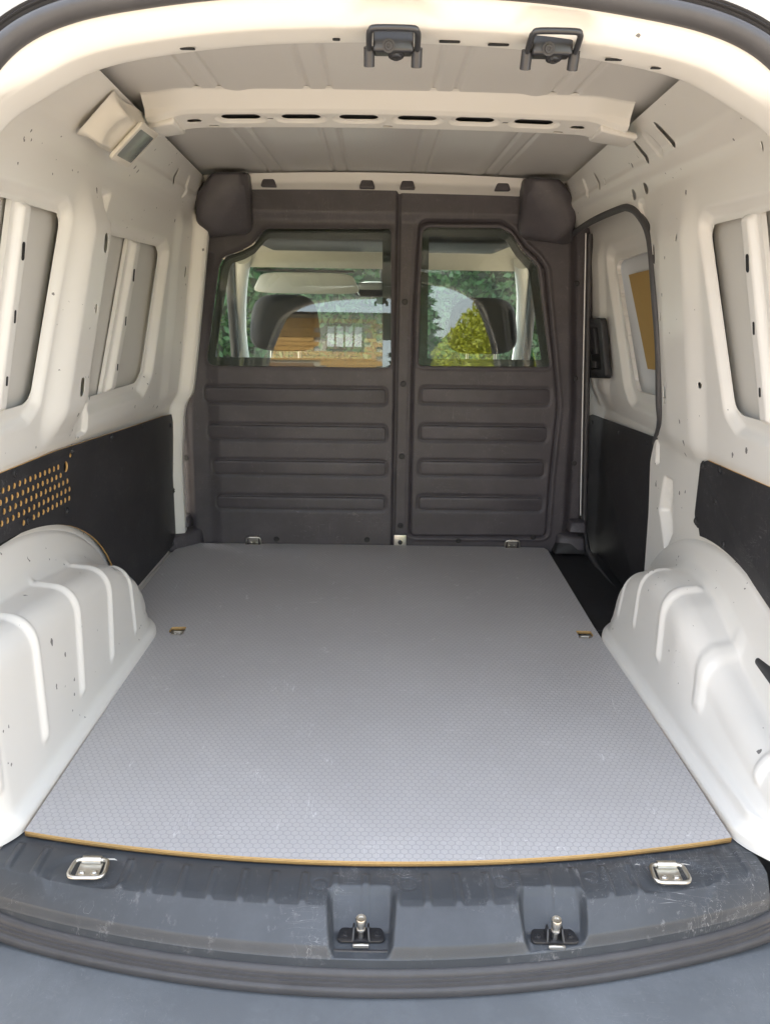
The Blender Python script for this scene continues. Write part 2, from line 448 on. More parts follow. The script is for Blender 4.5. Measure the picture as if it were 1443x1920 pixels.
# ------------------------------------------------------------------ ground
SLOPE = .085                                             # the drive climbs behind the van
def ground_z(y): return GROUND + max(0.0, -5.0 - y) * SLOPE
gy = [80, 20, 5, -2, -5, -8, -12, -18, -26, -40]
g = pydata('ground', [(x, y, ground_z(y)) for y in gy for x in (-80, 80)], [[2 * i + 1, 2 * i, 2 * i + 2, 2 * i + 3] for i in range(len(gy) - 1)], True)
o = put('driveway', g, None, 'paver'); o['kind'] = 'structure'

# ------------------------------------------------------------------ the van
van = thing('cargo_van', 'white panel van seen through its open rear, bare metal cargo bay with black partition', 'van', (0, .8, GROUND))
CP = np.array([(-.06, .75, .735), (.30, .75, .735), (.50, .745, .72), (.54, .725, .70), (.60, .72, .69), (1.05, .645, .63), (1.12, .625, .615), (1.155, .60, .60), (1.23, .475, .58)])
_a = np.r_[0, np.cumsum(np.hypot(np.diff(CP[:, 0]), np.diff(CP[:, 1])))]
_s = np.linspace(0, _a[-1], 700)
def _smooth(q, w):
    k = np.hanning(w); k /= k.sum(); pad = w // 2
    ext = np.r_[2 * q[0] - q[pad:0:-1], q, 2 * q[-1] - q[-2:-pad - 2:-1]]
    return np.convolve(ext, k, 'valid')[:len(q)]
PZ, PR, PF = (_smooth(np.interp(_s, _a, CP[:, k]), 21) for k in range(3))
PLEN = _a[-1]
def prof(v, y):
    t = np.clip(y / 1.65, -.1, 1.1)
    return np.interp(v, _s, PZ), (1 - t) * np.interp(v, _s, PR) + t * np.interp(v, _s, PF)
def wz(z, y):                              # wall half width at height z
    t = np.clip(y / 1.65, -.1, 1.1)
    return (1 - t) * np.interp(z, PZ, PR) + t * np.interp(z, PZ, PF)
def band(x, a, b, c, d): return sst((x - a) / (b - a)) * sst((d - x) / (d - c))

W1_REC = fillet([(.13, 1.036), (.575, 1.04), (.612, 1.02), (.512, .635), (.463, .606), (.13, .606)], [.03, .03, .03, .04, .04, .03])
W1_HOLE = fillet([(.16, 1.018), (.575, 1.014), (.592, .998), (.503, .650), (.470, .640), (.16, .640)], [.02, .02, .02, .03, .03, .02])
W2_REC = fillet([(.80, 1.018), (1.35, 1.012), (1.40, .985), (1.325, .625), (1.25, .572), (.80, .578)], [.02, .03, .03, .05, .05, .02])
W2_HOLE = fillet([(.84, .998), (1.33, .996), (1.366, .978), (1.29, .64), (1.235, .610), (.83, .612)], [.02, .03, .03, .05, .05, .02])

def wall_left_d(Y, Z):
    d = np.zeros_like(Y)
    d += .018 * sst(-sd_poly(Y, Z, W1_REC) / .022 + .3)
    d += .022 * sst(-sd_poly(Y, Z, W2_REC) / .028 + .3)
    Yp = Y - .22 * (Z - .98)
    pil = band(Yp, .60, .675, .768, .796) * band(Z, .53, .62, .98, 1.10)
    d -= .030 * pil
    d -= .012 * band(Y, 1.42, 1.50, 1.70, 1.80) * band(Z, .45, .55, 1.05, 1.13)
    d += .012 * sst(-sd_poly(Y, Z, fillet([(.742, .600), (.795, .612), (.80, .532), (.725, .528)], .012)) / .007)
    d += .014 * sst(-sd_poly(Y, Z, fillet([(.755, 1.085), (.835, 1.085), (.805, 1.012), (.765, 1.018)], .01)) / .008)
    d -= .006 * band(Z, 1.135, 1.155, 1.160, 1.178) * band(Y, -.5, -.4, 1.5, 1.66)
    d -= .046 * sst((Y - 1.618) / .022) * sst((1.13 - Z) / .05)
    d += .005 * sst(-sd_slot(Y, Z, 1.43, 1.172, .012, .020, 90) / .006)
    return d
def keep_left(Y, Z):
    k = sd_poly(Y, Z, W1_HOLE)
    for q in (sd_poly(Y, Z, W2_HOLE), sd_slot(Y, Z, 1.275, 1.180, .010, .0115, 90), sd_slot(Y, Z, .742, .968, .009, .0125, 90), sd_slot(Y, Z, .664, .657, .009, .0125, 90),
              sd_slot(Y, Z, 1.575, .932, .010, .0085, 90), sd_slot(Y, Z, .712, .826, .004, .0065, 90), sd_slot(Y, Z, .10, 1.172, .010, .011, 45)):
        k = np.minimum(k, q)
    return k
DOOR = fillet([(1.90, 1.05), (1.74, 1.072), (1.42, 1.093), (1.142, 1.098), (1.05, 1.093), (.976, 1.067), (.909, 1.006), (.869, .868), (.859, .755), (.870, .624), (.900, .560), (1.005, .492), (1.028, .44), (1.026, .312), (1.015, .168), (1.0, -.12), (1.90, -.12)], .035, 4)
LATCH = fillet([(.915, .425), (.850, .425), (.830, .291), (.872, .224), (.945, .325)], .014)
LATCH_HOLE = fillet([(.918, .378), (.852, .372), (.838, .302), (.865, .278), (.912, .345)], .004)
def wall_right_d(Y, Z):
    d = np.zeros_like(Y)
    d += .018 * sst(-sd_poly(Y, Z, W1_REC) / .022 + .3)
    d -= .016 * band(Y, .60, .685, .80, .95) * band(Z, .40, .62, .98, 1.12)
    d -= .006 * band(Z, 1.135, 1.155, 1.160, 1.178)
    d += .026 * sst(-sd_poly(Y, Z, LATCH) / .012)
    d += .010 * sst(-sd_poly(Y, Z, fillet([(.985, .53), (.965, .53), (.95, .44), (.985, .44)], .008)) / .006)
    d += .003 * sst(-sd_slot(Y, Z, .71, 1.186, .004, .024, 90) / .008) + .005 * sst(-sd_slot(Y, Z, 1.375, 1.180, .010, .018, 90) / .006)
    d += .006 * sst(-sd_poly(Y, Z, fillet([(.93, 1.105), (.985, 1.10), (.935, 1.02), (.905, 1.03)], .008)) / .006)
    return d
def keep_right(Y, Z):
    k = sd_poly(Y, Z, W1_HOLE)
    qs = [sd_poly(Y, Z, DOOR), sd_poly(Y, Z, LATCH_HOLE)]
    for (a, b, hl, r) in ((.799, 1.185, .012, .0115), (.619, 1.188, .012, .0115), (1.235, 1.180, .010, .0115), (1.17, 1.172, .004, .005), (1.00, 1.119, .003, .0125), (.905, 1.122, .003, .0125),
                          (.872, .971, .010, .013), (.836, .827, .006, .006), (.70, .997, .0, .0075), (.63, .684, .0, .0075), (.828, .642, .010, .013), (.10, 1.172, .010, .011), (.858, .258, .004, .0035), (.895, .40, .003, .003), (.30, 1.115, .004, .004)):
        qs.append(sd_slot(Y, Z, a, b, hl, r, 90 if hl > .003 else 0))
    for q in qs: k = np.minimum(k, q)
    return k
def wall(side, dfn, kfn):
    def fn(U, V):
        z, w = prof(V, U); d = dfn(U, z)
        return np.stack([side * (w + d), U, z], -1)
    def keep(U, V): return kfn(U, prof(V, U)[0])
    me = sheet('side_panel', np.arange(.02, 1.668, .0042), np.linspace(0, PLEN, 330), fn, keep, .0015, (side, 0, 0))
    return put('side_panel', me, van, 'paint')
wallL = wall(-1, wall_left_d, keep_left); wallL['label'] = 'white pressed metal cargo wall with two blanked window openings'
wallR = wall(1, wall_right_d, keep_right); wallR['label'] = 'white pressed metal cargo wall beside the sliding door opening'

# outer skin of the body (closes the cavity behind the inner sheets)
def outer_skin(side):
    zs = [-.50, -.25, .1, .50, .62, .75, .9, 1.03, 1.10, 1.17, 1.22, 1.255, 1.270, 1.268]
    xs = [.80, .825, .835, .825, .79, .772, .738, .700, .690, .675, .655, .635, .61, .585]
    ys = np.array([-.02, .1, .5, 1.0, 1.5, 2.0, 2.4])
    arc = np.arange(len(zs))
    def fn(U, V): return np.stack([side * (np.interp(V, arc, xs) + (.09 if side > 0 else .03) * band(V, -1, 0, 8, 11)), U, np.interp(V, arc, zs)], -1)
    vs = np.linspace(0, len(zs) - 1, 66)
    if side < 0: keep = lambda U, V: np.minimum(1.72 - U, 1.0) + 0 * V
    else: keep = lambda U, V: np.minimum(1.72 - U, 1.0) + 0 * V
    me = sheet('outer_skin', np.linspace(-.02, 1.72, 30), vs, fn)
    return put('outer_skin', me, van, 'skin')
skinL = outer_skin(-1); skinR = outer_skin(1)

def blank(side, pts, parent):
    me = plate('window_blank', pts, (), .002, 0, lambda a, b, w: Vector((side * (float(wz(np.array([b]), np.array([a]))[0]) + .040 + w), a, b)), ('skin',))
    return put('window_blank', me, parent)
blank(-1, [(.12, 1.045), (.36, 1.045), (.64, 1.045), (.62, .95), (.58, .78), (.54, .61), (.32, .61), (.12, .61)], wallL)
blank(-1, [(.80, 1.03), (1.1, 1.03), (1.42, 1.025), (1.40, .92), (1.36, .75), (1.32, .585), (1.05, .58), (.80, .58)], wallL)
blank(1, [(.12, 1.045), (.36, 1.045), (.64, 1.045), (.62, .95), (.58, .78), (.54, .61), (.32, .61), (.12, .61)], wallR)
# hat shaped stiffeners bridging the blanked windows
def stiffener(side, yt0, yt1, yb0, yb1, zt, zb, off, parent):
    n = 40
    def fn(U, V):
        z = zb + (zt - zb) * V; a = yb0 + (yt0 - yb0) * V; b = yb1 + (yt1 - yb1) * V
        y = a + (b - a) * U
        h = .014 * band(U, .18, .36, .64, .82) * sst(V / .04) * sst((1 - V) / .04)
        return np.stack([side * (wz(z, y) + off - h), y, z], -1)
    def keep(U, V): 
        k = sd_slot(U, V * 6, .5, 4.6, .14, .09, 90)
        for c in (1.0, 2.8): k = np.minimum(k, sd_slot(U, V * 6, .5, c, .16, .05, 90))
        return k
    me = sheet('window_stiffener', np.linspace(0, 1, 24), np.linspace(0, 1, 120), fn, None, .010, (side, 0, 0))
    st = put('window_stiffener', me, parent, 'paint_clean')
    for c, hl, r in ((4.6 / 6, .011, .0055), (2.8 / 6, .009, .003), (1 / 6, .006, .003)):
        z = zb + (zt - zb) * c; a = yb0 + (yt0 - yb0) * c; b = yb1 + (yt1 - yb1) * c; y = (a + b) / 2
        pts = [(y + math.cos(t) * r, z + math.sin(t) * r + (hl if math.sin(t) > 0 else -hl)) for t in np.linspace(0, 2 * math.pi, 20, endpoint=False)]
        X = wz(np.array([z]), np.array([y]))[0] + off - .0148
        me2 = plate('slot_shade', pts, (), .0012, 0, lambda p, q, w: Vector((side * (X + w + (wz(np.array([q]), np.array([p]))[0] - wz(np.array([z]), np.array([y]))[0])), p, q)), ('hole_shade',))
        put('slot_shade', me2, st)  # thin dark plate on the face, painted shade instead of an opening
    return st
stiffener(-1, .375, .455, .315, .40, 1.022, .632, .021, wallL)
stiffener(-1, 1.075, 1.185, .955, 1.055, 1.000, .606, .025, wallL)
stiffener(1, .375, .455, .315, .40, 1.022, .632, .021, wallR)

# ---- roof skin, front cross member, roof bow, rear header
def roof_z(x): return 1.247 + .010 * (1 - (x / .62) ** 2)
def roof_fn(U, V):
    z = roof_z(U)
    for c in (-.355, -.14, .11, .345): z = z + .006 * (np.exp(-((U - c - .022) / .005) ** 2) + np.exp(-((U - c + .022) / .005) ** 2)) * (1 - .2 * V)
    for c in (-.30, .29): z = z - .003 * np.exp(-((U - c) / .02) ** 2)
    return np.stack([U, V, z], -1)
roof = put('roof_panel', sheet('roof_panel', np.linspace(-.615, .615, 420), np.linspace(0.0, 1.76, 40), roof_fn), van, 'roof')
def roof_outer(U, V): return np.stack([U, V, roof_z(U) + .012], -1)
put('roof_skin', sheet('roof_skin', np.linspace(-.62, .62, 30), np.linspace(-.03, 2.5, 12), roof_outer), van, 'outer')
BT = [0, .012, .056, .070, .150, .164, .200]           # metres across: rear face, underside, front face
def bow_sec(v):
    return np.interp(v, BT, [.590, .600, .640, .652, .735, .748, .765]), np.interp(v, BT, [1.250, 1.249, 1.220, 1.214, 1.203, 1.208, 1.248])
SLOTX = [-.306, -.181, -.061, .061, .181, .304]
def bow_base(U, V):
    Y, Z = bow_sec(V); return np.stack([U, Y, Z + .009 * (1 - (U / .5) ** 2)], -1)
def bow_fn(U, V):
    Y, Z = bow_sec(V); e = np.abs(U)
    Z = Z + .009 * (1 - (U / .5) ** 2)
    taper = sst((e - .40) / .10)
    Z = Z - taper * .010 * (V > .05); Y = Y + taper * .040 * (1 - V / .2)
    for c in SLOTX:
        s = sd_slot(U, V, c, .100, .030, .024, 0)
        Z = Z + .004 * sst(-s / .008 + .2)
    return np.stack([U, Y, Z], -1)
def bow_keep(U, V):
    k = np.full(U.shape, 1.0)
    for c in SLOTX: k = np.minimum(k, sd_slot(U, V, c, .100, .027, .0135, 0))
    for c in (-.405, .398): k = np.minimum(k, sd_slot(U, V, c, .108, .006, .009, 0))
    for c, w in ((-.37, .140), (.365, .140), (.0, .138), (-.245, .100), (.245, .100)): k = np.minimum(k, sd_slot(U, V, c, w, .007 if w > .11 else .003, .004, 0))
    return k
bow = put('roof_bow', sheet('roof_bow', np.linspace(-.50, .50, 360), np.linspace(0, .2, 76), bow_fn, bow_keep, .0012, (0, 0, 1)), van, 'paint_clean', 'cream painted roof cross bow with a row of oval slots')
# end brackets of the bow, spot welded to the side rails
for s in (-1, 1):
    me = hull('bow_bracket', [(s * .44, .66, 1.200), (s * .44, .77, 1.199), (s * .53, .70, 1.192), (s * .53, .79, 1.190), (s * .44, .66, 1.216), (s * .44, .77, 1.215), (s * .53, .70, 1.206), (s * .53, .79, 1.204)], .006)
    put('bow_bracket', me, bow, 'paint_clean')
put('bow_slot_shade', sheet('bow_slot_shade', np.linspace(-.44, .44, 30), np.linspace(.064, .156, 4), lambda U, V: bow_base(U, V) + np.array((0, 0, .014))), bow, 'cabdark')  # dark sheet added behind the slots to stand for the unlit hollow
def fx_fn(U, V):
    Y = np.interp(V, [0, .5, 1], [1.66, 1.672, 1.715]); Z = np.interp(V, [0, .5, 1], [1.240, 1.214, 1.19]) + .012 * (1 - (U / .5) ** 2) * np.interp(V, [0, 1], [1, .4])
    return np.stack([U, Y, Z], -1)
put('front_cross_member', sheet('front_cross_member', np.linspace(-.6, .6, 50), np.linspace(0, 1, 14), fx_fn), van, 'paint_clean')

# ---- rear aperture: half path (x, z), mirrored
HALF = [(.0, 1.216), (.12, 1.2125), (.20, 1.2075), (.29, 1.197), (.38, 1.181), (.445, 1.157), (.490, 1.122), (.527, 1.07), (.572, .97), (.620, .82), (.650, .62), (.664, .40), (.668, .20), (.664, .06)]
def path_top():
    r = spline(HALF, 7); l = [np.array((-p[0], p[1])) for p in r[::-1]]
    return l[:-1] + r
RP = np.array(path_top())
def normals2(P, closed=False):
    t = np.gradient(P, axis=0) if not closed else (np.roll(P, -1, 0) - np.roll(P, 1, 0))
    t /= np.linalg.norm(t, axis=1)[:, None]; return np.stack([-t[:, 1], t[:, 0]], -1)       # left of travel
RN = normals2(RP)            # travel left->right over the top, left normal points up / outwards
def ring(name, sec_fn, mat, parent, rim=None):
    rows = []
    for i, (p, n) in enumerate(zip(RP, RN)):
        side = sst(np.array((1.16 - p[1]) / .12)).item()          # 0 on the header, 1 on the pillars
        rows.append([(p[0] + n[0] * a, b, p[1] + n[1] * a) for a, b in sec_fn(side, p)])
    A = np.array(rows); nu, nv = A.shape[:2]; idx = np.arange(nu * nv).reshape(nu, nv)
    F = np.stack([idx[:-1, :-1], idx[1:, :-1], idx[1:, 1:], idx[:-1, 1:]], -1).reshape(-1, 4)
    return put(name, pydata(name, A.reshape(-1, 3), F), parent, mat)
STRX = (.0, .205)
def inner_sec(side, p):
    pk = 0
    for c in STRX: pk = max(pk, 1 - min(1, max(0, (abs(p[0] - c) - .034) / .02))) * (p[1] > 1.1)
    lo = -.024 + .040 * side
    base = [(.012, -.052), (.0, -.050), (-.010 + .012 * side + .010 * pk, -.040), (-.019 + .028 * side + .014 * pk, -.028), (lo + .005 * pk, -.019), (lo - .001, -.012), (lo - .001, .042), (lo + .002, .056), (lo + .012, .062), (lo + .03 + .05 * side, .065), (lo + .05 + .08 * side, .067)]
    B = np.array(base); t = np.linspace(0, len(B) - 1, 34)
    a = _smooth(np.interp(t, range(len(B)), B[:, 0]), 5); b = _smooth(np.interp(t, range(len(B)), B[:, 1]), 5)
    return list(zip(a, b))
header = ring('rear_header', inner_sec, 'paint_clean', van)
header['label'] = 'cream lit rear roof header curving down into the rear pillars'
for hx, hl_ in ((-.272, .010), (-.075, .005), (.075, .014), (.140, .014), (.295, .012), (.352, .007)):
    hz_ = float(np.interp(hx, RP[:, 0], RP[:, 1])) - .0262
    put('slot_shade', plate('slot_shade', fillet([(hx - hl_, .022), (hx + hl_, .022), (hx + hl_, .030), (hx - hl_, .030)], .003), (), .0012, 0, lambda a, b, w: Vector((a, b, hz_ + w)), ('hole_shade',)), header)  # dark plates under the header, shade of slots that are not cut
def outer_sec(side, p): 
    return [(.006, -.047), (.03, -.049), (.040, -.052), (.044, -.060), (.085, -.062), (.105 + .02 * side, -.055), (.118 + .04 * side, -.040), (.124 + .06 * side, -.010), (.10 + .08 * side, .03)]
put('rear_body_frame', ring('rear_body_frame', outer_sec, 'outer', None).data, van); bpy.data.objects.remove([o for o in col.objects if o.name.startswith('rear_body_frame') and o.parent is None][0])

# ---- door seal: closed loop round the opening
half_low = [(.664, .06), (.655, .0), (.625, -.042), (.55, -.058), (.40, -.060), (.20, -.060), (.0, -.060)]
def seal_path():
    r = spline(HALF[:-1] + half_low, 7); r = r[:-1]
    l = [np.array((-p[0], p[1])) for p in r[:0:-1]]
    return np.array(r + [np.array((0, -.060))] + l)
SP = seal_path()
def seal_y(x, z):
    t = sst(np.array((.16 - z) / .2)); yb = -.192 + .105 * (np.abs(x) / .6) ** 2
    return (1 - t) * (-.052) + t * np.minimum(yb, -.055)
tt = np.roll(SP, -1, 0) - np.roll(SP, 1, 0); tt /= np.linalg.norm(tt, axis=1)[:, None]
SN = np.stack([-tt[:, 1], tt[:, 0]], -1)          # travel clockwise from the top centre: left normal = outwards
SEC = [(.004, -.006), (.000, .004), (.001, .013), (.005, .020), (.011, .0245), (.018, .0245), (.0225, .019), (.0245, .011), (.0262, .012), (.0280, .0165), (.0294, .0125), (.0305, .0105), (.0322, .015), (.0338, .0105), (.0355, .0095), (.0375, .013), (.0395, .009), (.041, .002), (.041, -.010)]
SEC_LOW = [(.004, -.012), (.002, .000), (.010, .006), (.018, .008), (.020, .014), (.019, .026), (.021, .034), (.026, .037), (.0285, .0375), (.029, .0415), (.0315, .042), (.0335, .0422), (.034, .0465), (.0365, .047), (.039, .0475), (.0395, .053), (.043, .056), (.050, .057), (.056, .050)]
rows = []
for p, n in zip(SP, SN):
    y0 = float(seal_y(p[0], p[1])); low = float(sst(np.array((.10 - p[1]) / .14)))
    sec = [(a * (1 - low) + c * low, b * (1 - low) + d * .60 * low) for (a, b), (c, d) in zip(SEC, SEC_LOW)]
    rows.append([(p[0] + n[0] * a, y0 + .006 * low - b, p[1] + n[1] * a) for a, b in sec])
A = np.array(rows); nu, nv = A.shape[:2]; idx = np.arange(nu * nv).reshape(nu, nv); nx = np.roll(idx, -1, 0)
F = np.stack([idx[:, :-1], nx[:, :-1], nx[:, 1:], idx[:, 1:]], -1).reshape(-1, 4)
seal = put('door_seal', autosmooth(pydata('door_seal', A.reshape(-1, 3), F), 55), van, 'rubber', 'ribbed black rubber weather seal around the rear opening')
# ---- metal floor under the board
def floor_fn(U, V): return np.stack([U, V, -.016 - .004 * (np.sin(U * 60) > 0)], -1)
put('floor_pan', sheet('floor_pan', np.linspace(-.74, .592, 60), np.linspace(-.05, 1.70, 20), floor_fn), van, 'paint')
put('underbody', rbox('underbody', (1.60, 1.80, .03), 0, 1, (0, .80, -.20)), van, 'cabdark')
# ---- wheel arches
def arch(side, zt_pts, zo_fn, ribs, xr_pts, name_label):
    ztp = np.array(zt_pts); xrp = np.array(xr_pts)
    yf = .955
    ys = np.r_[np.arange(-.085, .62, .0048), np.linspace(.62, yf, 90)]
    yy = np.linspace(-.2, 1.1, 1301); zt_t = _smooth(np.interp(yy, ztp[:, 0], ztp[:, 1]), 61); xr_t = _smooth(np.interp(yy, xrp[:, 0], xrp[:, 1]), 81)
    NS = 120; rows = []; S = None
    for y in ys:
        zt = max(float(np.interp(y, yy, zt_t)), .006); zo = max(zo_fn(y), zt + .012); xr = float(np.interp(y, yy, xr_t))
        nose = max(0, (y - .78) / (yf - .78)); xb = .609 - .008 * min(1, max(0, y / .8)) + .08 * nose ** 2.6
        xr = max(xr, xb + .004) + .03 * nose ** 2
        xw = .752; xb += .075 * max(0, (.02 - y) / .10) ** 1.6; xr = max(xr, xb + .012)
        rr = min(.052, zt * .8)
        xt = xr + rr                                    # where the flat top starts
        top = zt
        crease_x = max(.712, xt + .004)
        P = [(xw + .01, zo + .004), (xw - .004, zo - .006), (xw - .016, zo - .018 if zo - zt > .05 else zo - .01), (crease_x + .008, top + max(.022, (zo - zt) * .28)), (crease_x - .008, top + .004), (xt + .0, top)]
        for k in range(1, 9):
            a = k / 9 * math.pi / 2; P.append((xt - rr * math.sin(a), top - rr + rr * math.cos(a)))
        P += [(xr - .001, top - rr), ((xr + xb) / 2 - .0005, (top - rr) * .5 + .012), (xb + .001, min(.040, top * .6)), (xb - .001, min(.022, top * .45)), (xb - .004, .017), (xb - .019, .009), (xb - .0205, -.012)]
        P = np.array(P); L = np.r_[0, np.cumsum(np.hypot(*np.diff(P, axis=0).T))]
        # equal arc sampling, with the corner (s=0.5) held at the ridge so that ribs line up
        ri = L[9]; s = np.r_[np.linspace(0, ri, NS // 2, endpoint=False), np.linspace(ri, L[-1], NS - NS // 2)]
        rows.append(np.stack([np.interp(s, L, P[:, 0]), np.full(NS, y), np.interp(s, L, P[:, 1])], -1))
    A = np.array(rows)
    k = np.hanning(7); k /= k.sum()
    for c in (0, 2):
        q = np.pad(A[:, :, c], ((3, 3), (0, 0)), 'edge'); A[:, :, c] = sum(k[i] * q[i:i + A.shape[0]] for i in range(7))
        q = np.pad(A[:, :, c], ((0, 0), (2, 2)), 'edge'); kk = np.array([.1, .2, .4, .2, .1]); A[:, :, c] = sum(kk[i] * q[:, i:i + NS] for i in range(5))
    du = np.gradient(A, axis=0); dv = np.gradient(A, axis=1); n = np.cross(du, dv); n /= np.linalg.norm(n, axis=2)[..., None] + 1e-12
    if n[60, 30, 2] < 0: n = -n
    Y = A[:, :, 1]; X = A[:, :, 0]; Z = A[:, :, 2]; H = np.zeros(Y.shape)
    for (yc, slope, x_end, z_end, hw, hh) in ribs:
        yl = yc + slope * (Z - .2)
        prof_ = sst(1.25 - np.abs(Y - yl) / hw)
        along = sst((x_end - X) / .022 + .5) * sst((Z - z_end) / .022 + .5)
        H = np.maximum(H, hh * prof_ * along)
    # recessed flange line near the floor
    A = A + n * H[..., None]
    A[:, :, 0] *= side
    nu, nv = A.shape[:2]; idx = np.arange(nu * nv).reshape(nu, nv)
    F = np.stack([idx[:-1, :-1], idx[1:, :-1], idx[1:, 1:], idx[:-1, 1:]], -1).reshape(-1, 4)
    if side > 0: F = F[:, ::-1]
    o = put('wheel_arch', pydata('wheel_arch', A.reshape(-1, 3), F), van, 'paint'); o['label'] = name_label
    return o
def zoL(y): return .392 if y < .3 else .392 * math.sqrt(max(.0, 1 - ((y - .3) / .70) ** 2))
def zoR(y): 
    if y < .35: return .318 - .0 * y - (.35 - y) * .30
    return .345 * math.sqrt(max(0, 1 - ((y - .53) / .50) ** 2))
archL = arch(-1, [(-.2, .315), (.1, .305), (.2, .300), (.4, .283), (.6, .256), (.68, .238), (.75, .208), (.81, .170), (.86, .128), (.90, .084), (.93, .045), (.955, .01), (1.1, .005)], zoL,
     [(.000, .05, .70, .072, .0135, .0075), (.180, .07, .70, .070, .0135, .0075), (.382, .18, .705, .068, .0135, .0075), (.580, .26, .705, .058, .0130, .0070), (.735, .10, .66, .050, .0095, .005), (.850, -.1, .66, .055, .008, .004)],
     [(-.2, .640), (.0, .622), (.1, .616), (.25, .614), (.5, .612), (.7, .608), (1.1, .606)], 'white boxy wheel arch with long pressed ribs below the perforated panel')
archR = arch(1, [(-.2, .10), (0, .108), (.1, .118), (.2, .138), (.28, .165), (.36, .205), (.44, .240), (.52, .256), (.60, .256), (.68, .244), (.75, .218), (.81, .18), (.86, .135), (.90, .088), (.93, .048), (.955, .01), (1.1, .005)], zoR,
     [(.090, .25, .715, .070, .014, .007), (.330, .35, .712, .085, .018, .006), (.500, .16, .694, .100, .0135, .0075), (.665, .05, .68, .105, .009, .0045), (.775, -.1, .66, .085, .008, .004)],
     [(-.2, .64), (.1, .640), (.25, .640), (.4, .618), (.5, .606), (.7, .600), (1.1, .598)], 'white humped wheel arch beside the sliding door step')
# black jack bracket peeping out over the low end of the right arch
put('jack_cover', hull('jack_cover', [(.714, .275, .200), (.77, .275, .22), (.714, .19, .200), (.77, .19, .22), (.728, .28, .14), (.77, .28, .14), (.728, .19, .13), (.77, .19, .12)], .008), archR, 'cabdark')

# ---- lower wall liners
def liner_frame(side, off): return lambda a, b, w: Vector((side * (wz(np.array([min(b, .5)]), np.array([a]))[0] + off - w), a, b))
arc = [(y, zoL(y) + .002) for y in np.linspace(.05, .985, 30)]
outl = [(.05, .532)] + [(.60, .522), (1.10, .497), (1.50, .478)] + [(1.600, .470), (1.622, .440), (1.640, .25), (1.648, .05), (1.62, .016), (1.50, .012), (1.00, .012)] + arc[::-1]
outl = fillet(outl[:4], 0) + fillet(outl[4:8], [.0, .03, 0, .0]) + outl[8:]
holes = []
rowz = [.487, .466, .446, .425, .404]
def circ(cy_, cz_, r, n=12): return [(cy_ + r * math.cos(2 * math.pi * k / n), cz_ + r * math.sin(2 * math.pi * k / n)) for k in range(n)]
for r_, z0 in enumerate(rowz):
    for k in range(16):
        y = .668 - .0245 * k + (.0115 if r_ % 2 else 0) + (0 if r_ != 4 else .008)
        if r_ in (0, 1) and k < (1 if r_ == 0 else 1): continue
        if r_ == 4 and k > 10: continue
        if math.hypot(y - .660, z0 - .475) < .024: continue
        holes.append(circ(y, z0 + (y - .5) * -.03, .0062))
holes += [circ(.662, .4755, .0125, 18), circ(.690, .498, .0062)]
lin = put('side_liner', plate('side_liner', outl, holes, .005, 0, liner_frame(-1, -.013), ('liner',), 'hardboard_edge'), van, None, 'black laminate wall liner with rows of punched ochre-edged holes')
put('liner_hole_shade', plate('liner_hole_shade', [(.05, .50), (.75, .50), (.75, .38), (.05, .385)], (), .002, 0, liner_frame(-1, -.005), ('gap',)), lin)  # black plate over the white wall gives the punched holes their shade
def bolt_mesh(r=.007, h=.004): return lathe('bolt', [(r * 1.5, 0), (r * 1.5, h * .25), (r, h * .35), (r * .9, h), (r * .45, h), (r * .4, h * .6)], 14)
BOLT = bolt_mesh(); BOLT.materials.append(M['step'])
def bolt(parent, p, n, scale=1.0, me=None, name='bolt'):
    o = put(name, me or BOLT, parent)
    m = frame_from(n, (0, 0, 1) if abs(Vector(n).normalized().z) < .9 else (0, 1, 0)).to_4x4(); m.translation = p
    o.matrix_basis = m @ Matrix.Scale(scale, 4); return o
for y, z in ((.40, .515), (.70, .505), (.98, .492), (1.27, .478), (1.585, .435), (1.625, .20), (1.58, .02), (1.05, .06), (.66, .372), (.45, .405)):
    bolt(lin, Vector((-(wz(np.array([min(z, .5)]), np.array([y]))[0] - .0155), y, z)), (1, 0, 0))
arcR = [(y, max(zoR(y) + .003, .0)) for y in np.linspace(.10, .63, 16)]
outR = fillet([(.10, .528), (.615, .520), (.650, .507), (.668, .385), (.655, .352)], [0, .01, .012, .02, .02]) + [p for p in arcR[::-1]]
linR = put('side_liner', plate('side_liner', outR, (), .005, 0, liner_frame(1, -.011), ('liner',), 'hardboard_edge'), van, None, 'small black wall liner above the humped wheel arch')
for y, z in ((.635, .505), (.655, .37), (.545, .512), (.50, .36), (.30, .515), (.555, .44)): bolt(linR, Vector((wz(np.array([min(z, .5)]), np.array([y]))[0] - .0135, y, z)), (-1, 0, 0))

# ---- sliding door behind the side opening
door = None
DW = fillet([(1.02, 1.005), (1.49, .987), (1.528, .97), (1.368, .625), (1.342, .596), (.98, .608)], [.02, .03, .03, .03, .03, .02])
DREC = fillet([(.95, 1.045), (1.52, 1.03), (1.575, 1.0), (1.415, .60), (1.36, .55), (.92, .55)], .05)
def door_w(y, z): return np.interp(z, [-.2, .3, .5, .56, 1.05, 1.2], [.800, .800, .785, .765, .705, .665])
def door_fn(U, V):
    d = .020 * sst(-sd_poly(U, V, DREC) / .03 + .3) - .012 * band(U, 1.58, 1.64, 1.85, 1.92) * band(V, .5, .6, .98, 1.08)
    return np.stack([door_w(U, V) + d, U, V], -1)
sdoor = put('sliding_door', sheet('sliding_door', np.arange(.84, 1.965, .0045), np.arange(-.14, 1.13, .0045), door_fn, lambda U, V: sd_poly(U, V, DW), .012, (1, 0, 0)), van, 'paint_clean', 'cream inner face of the closed sliding door')
def fr_door(off): return lambda a, b, w: Vector((float(door_w(a, b)) + off - w, a, b))
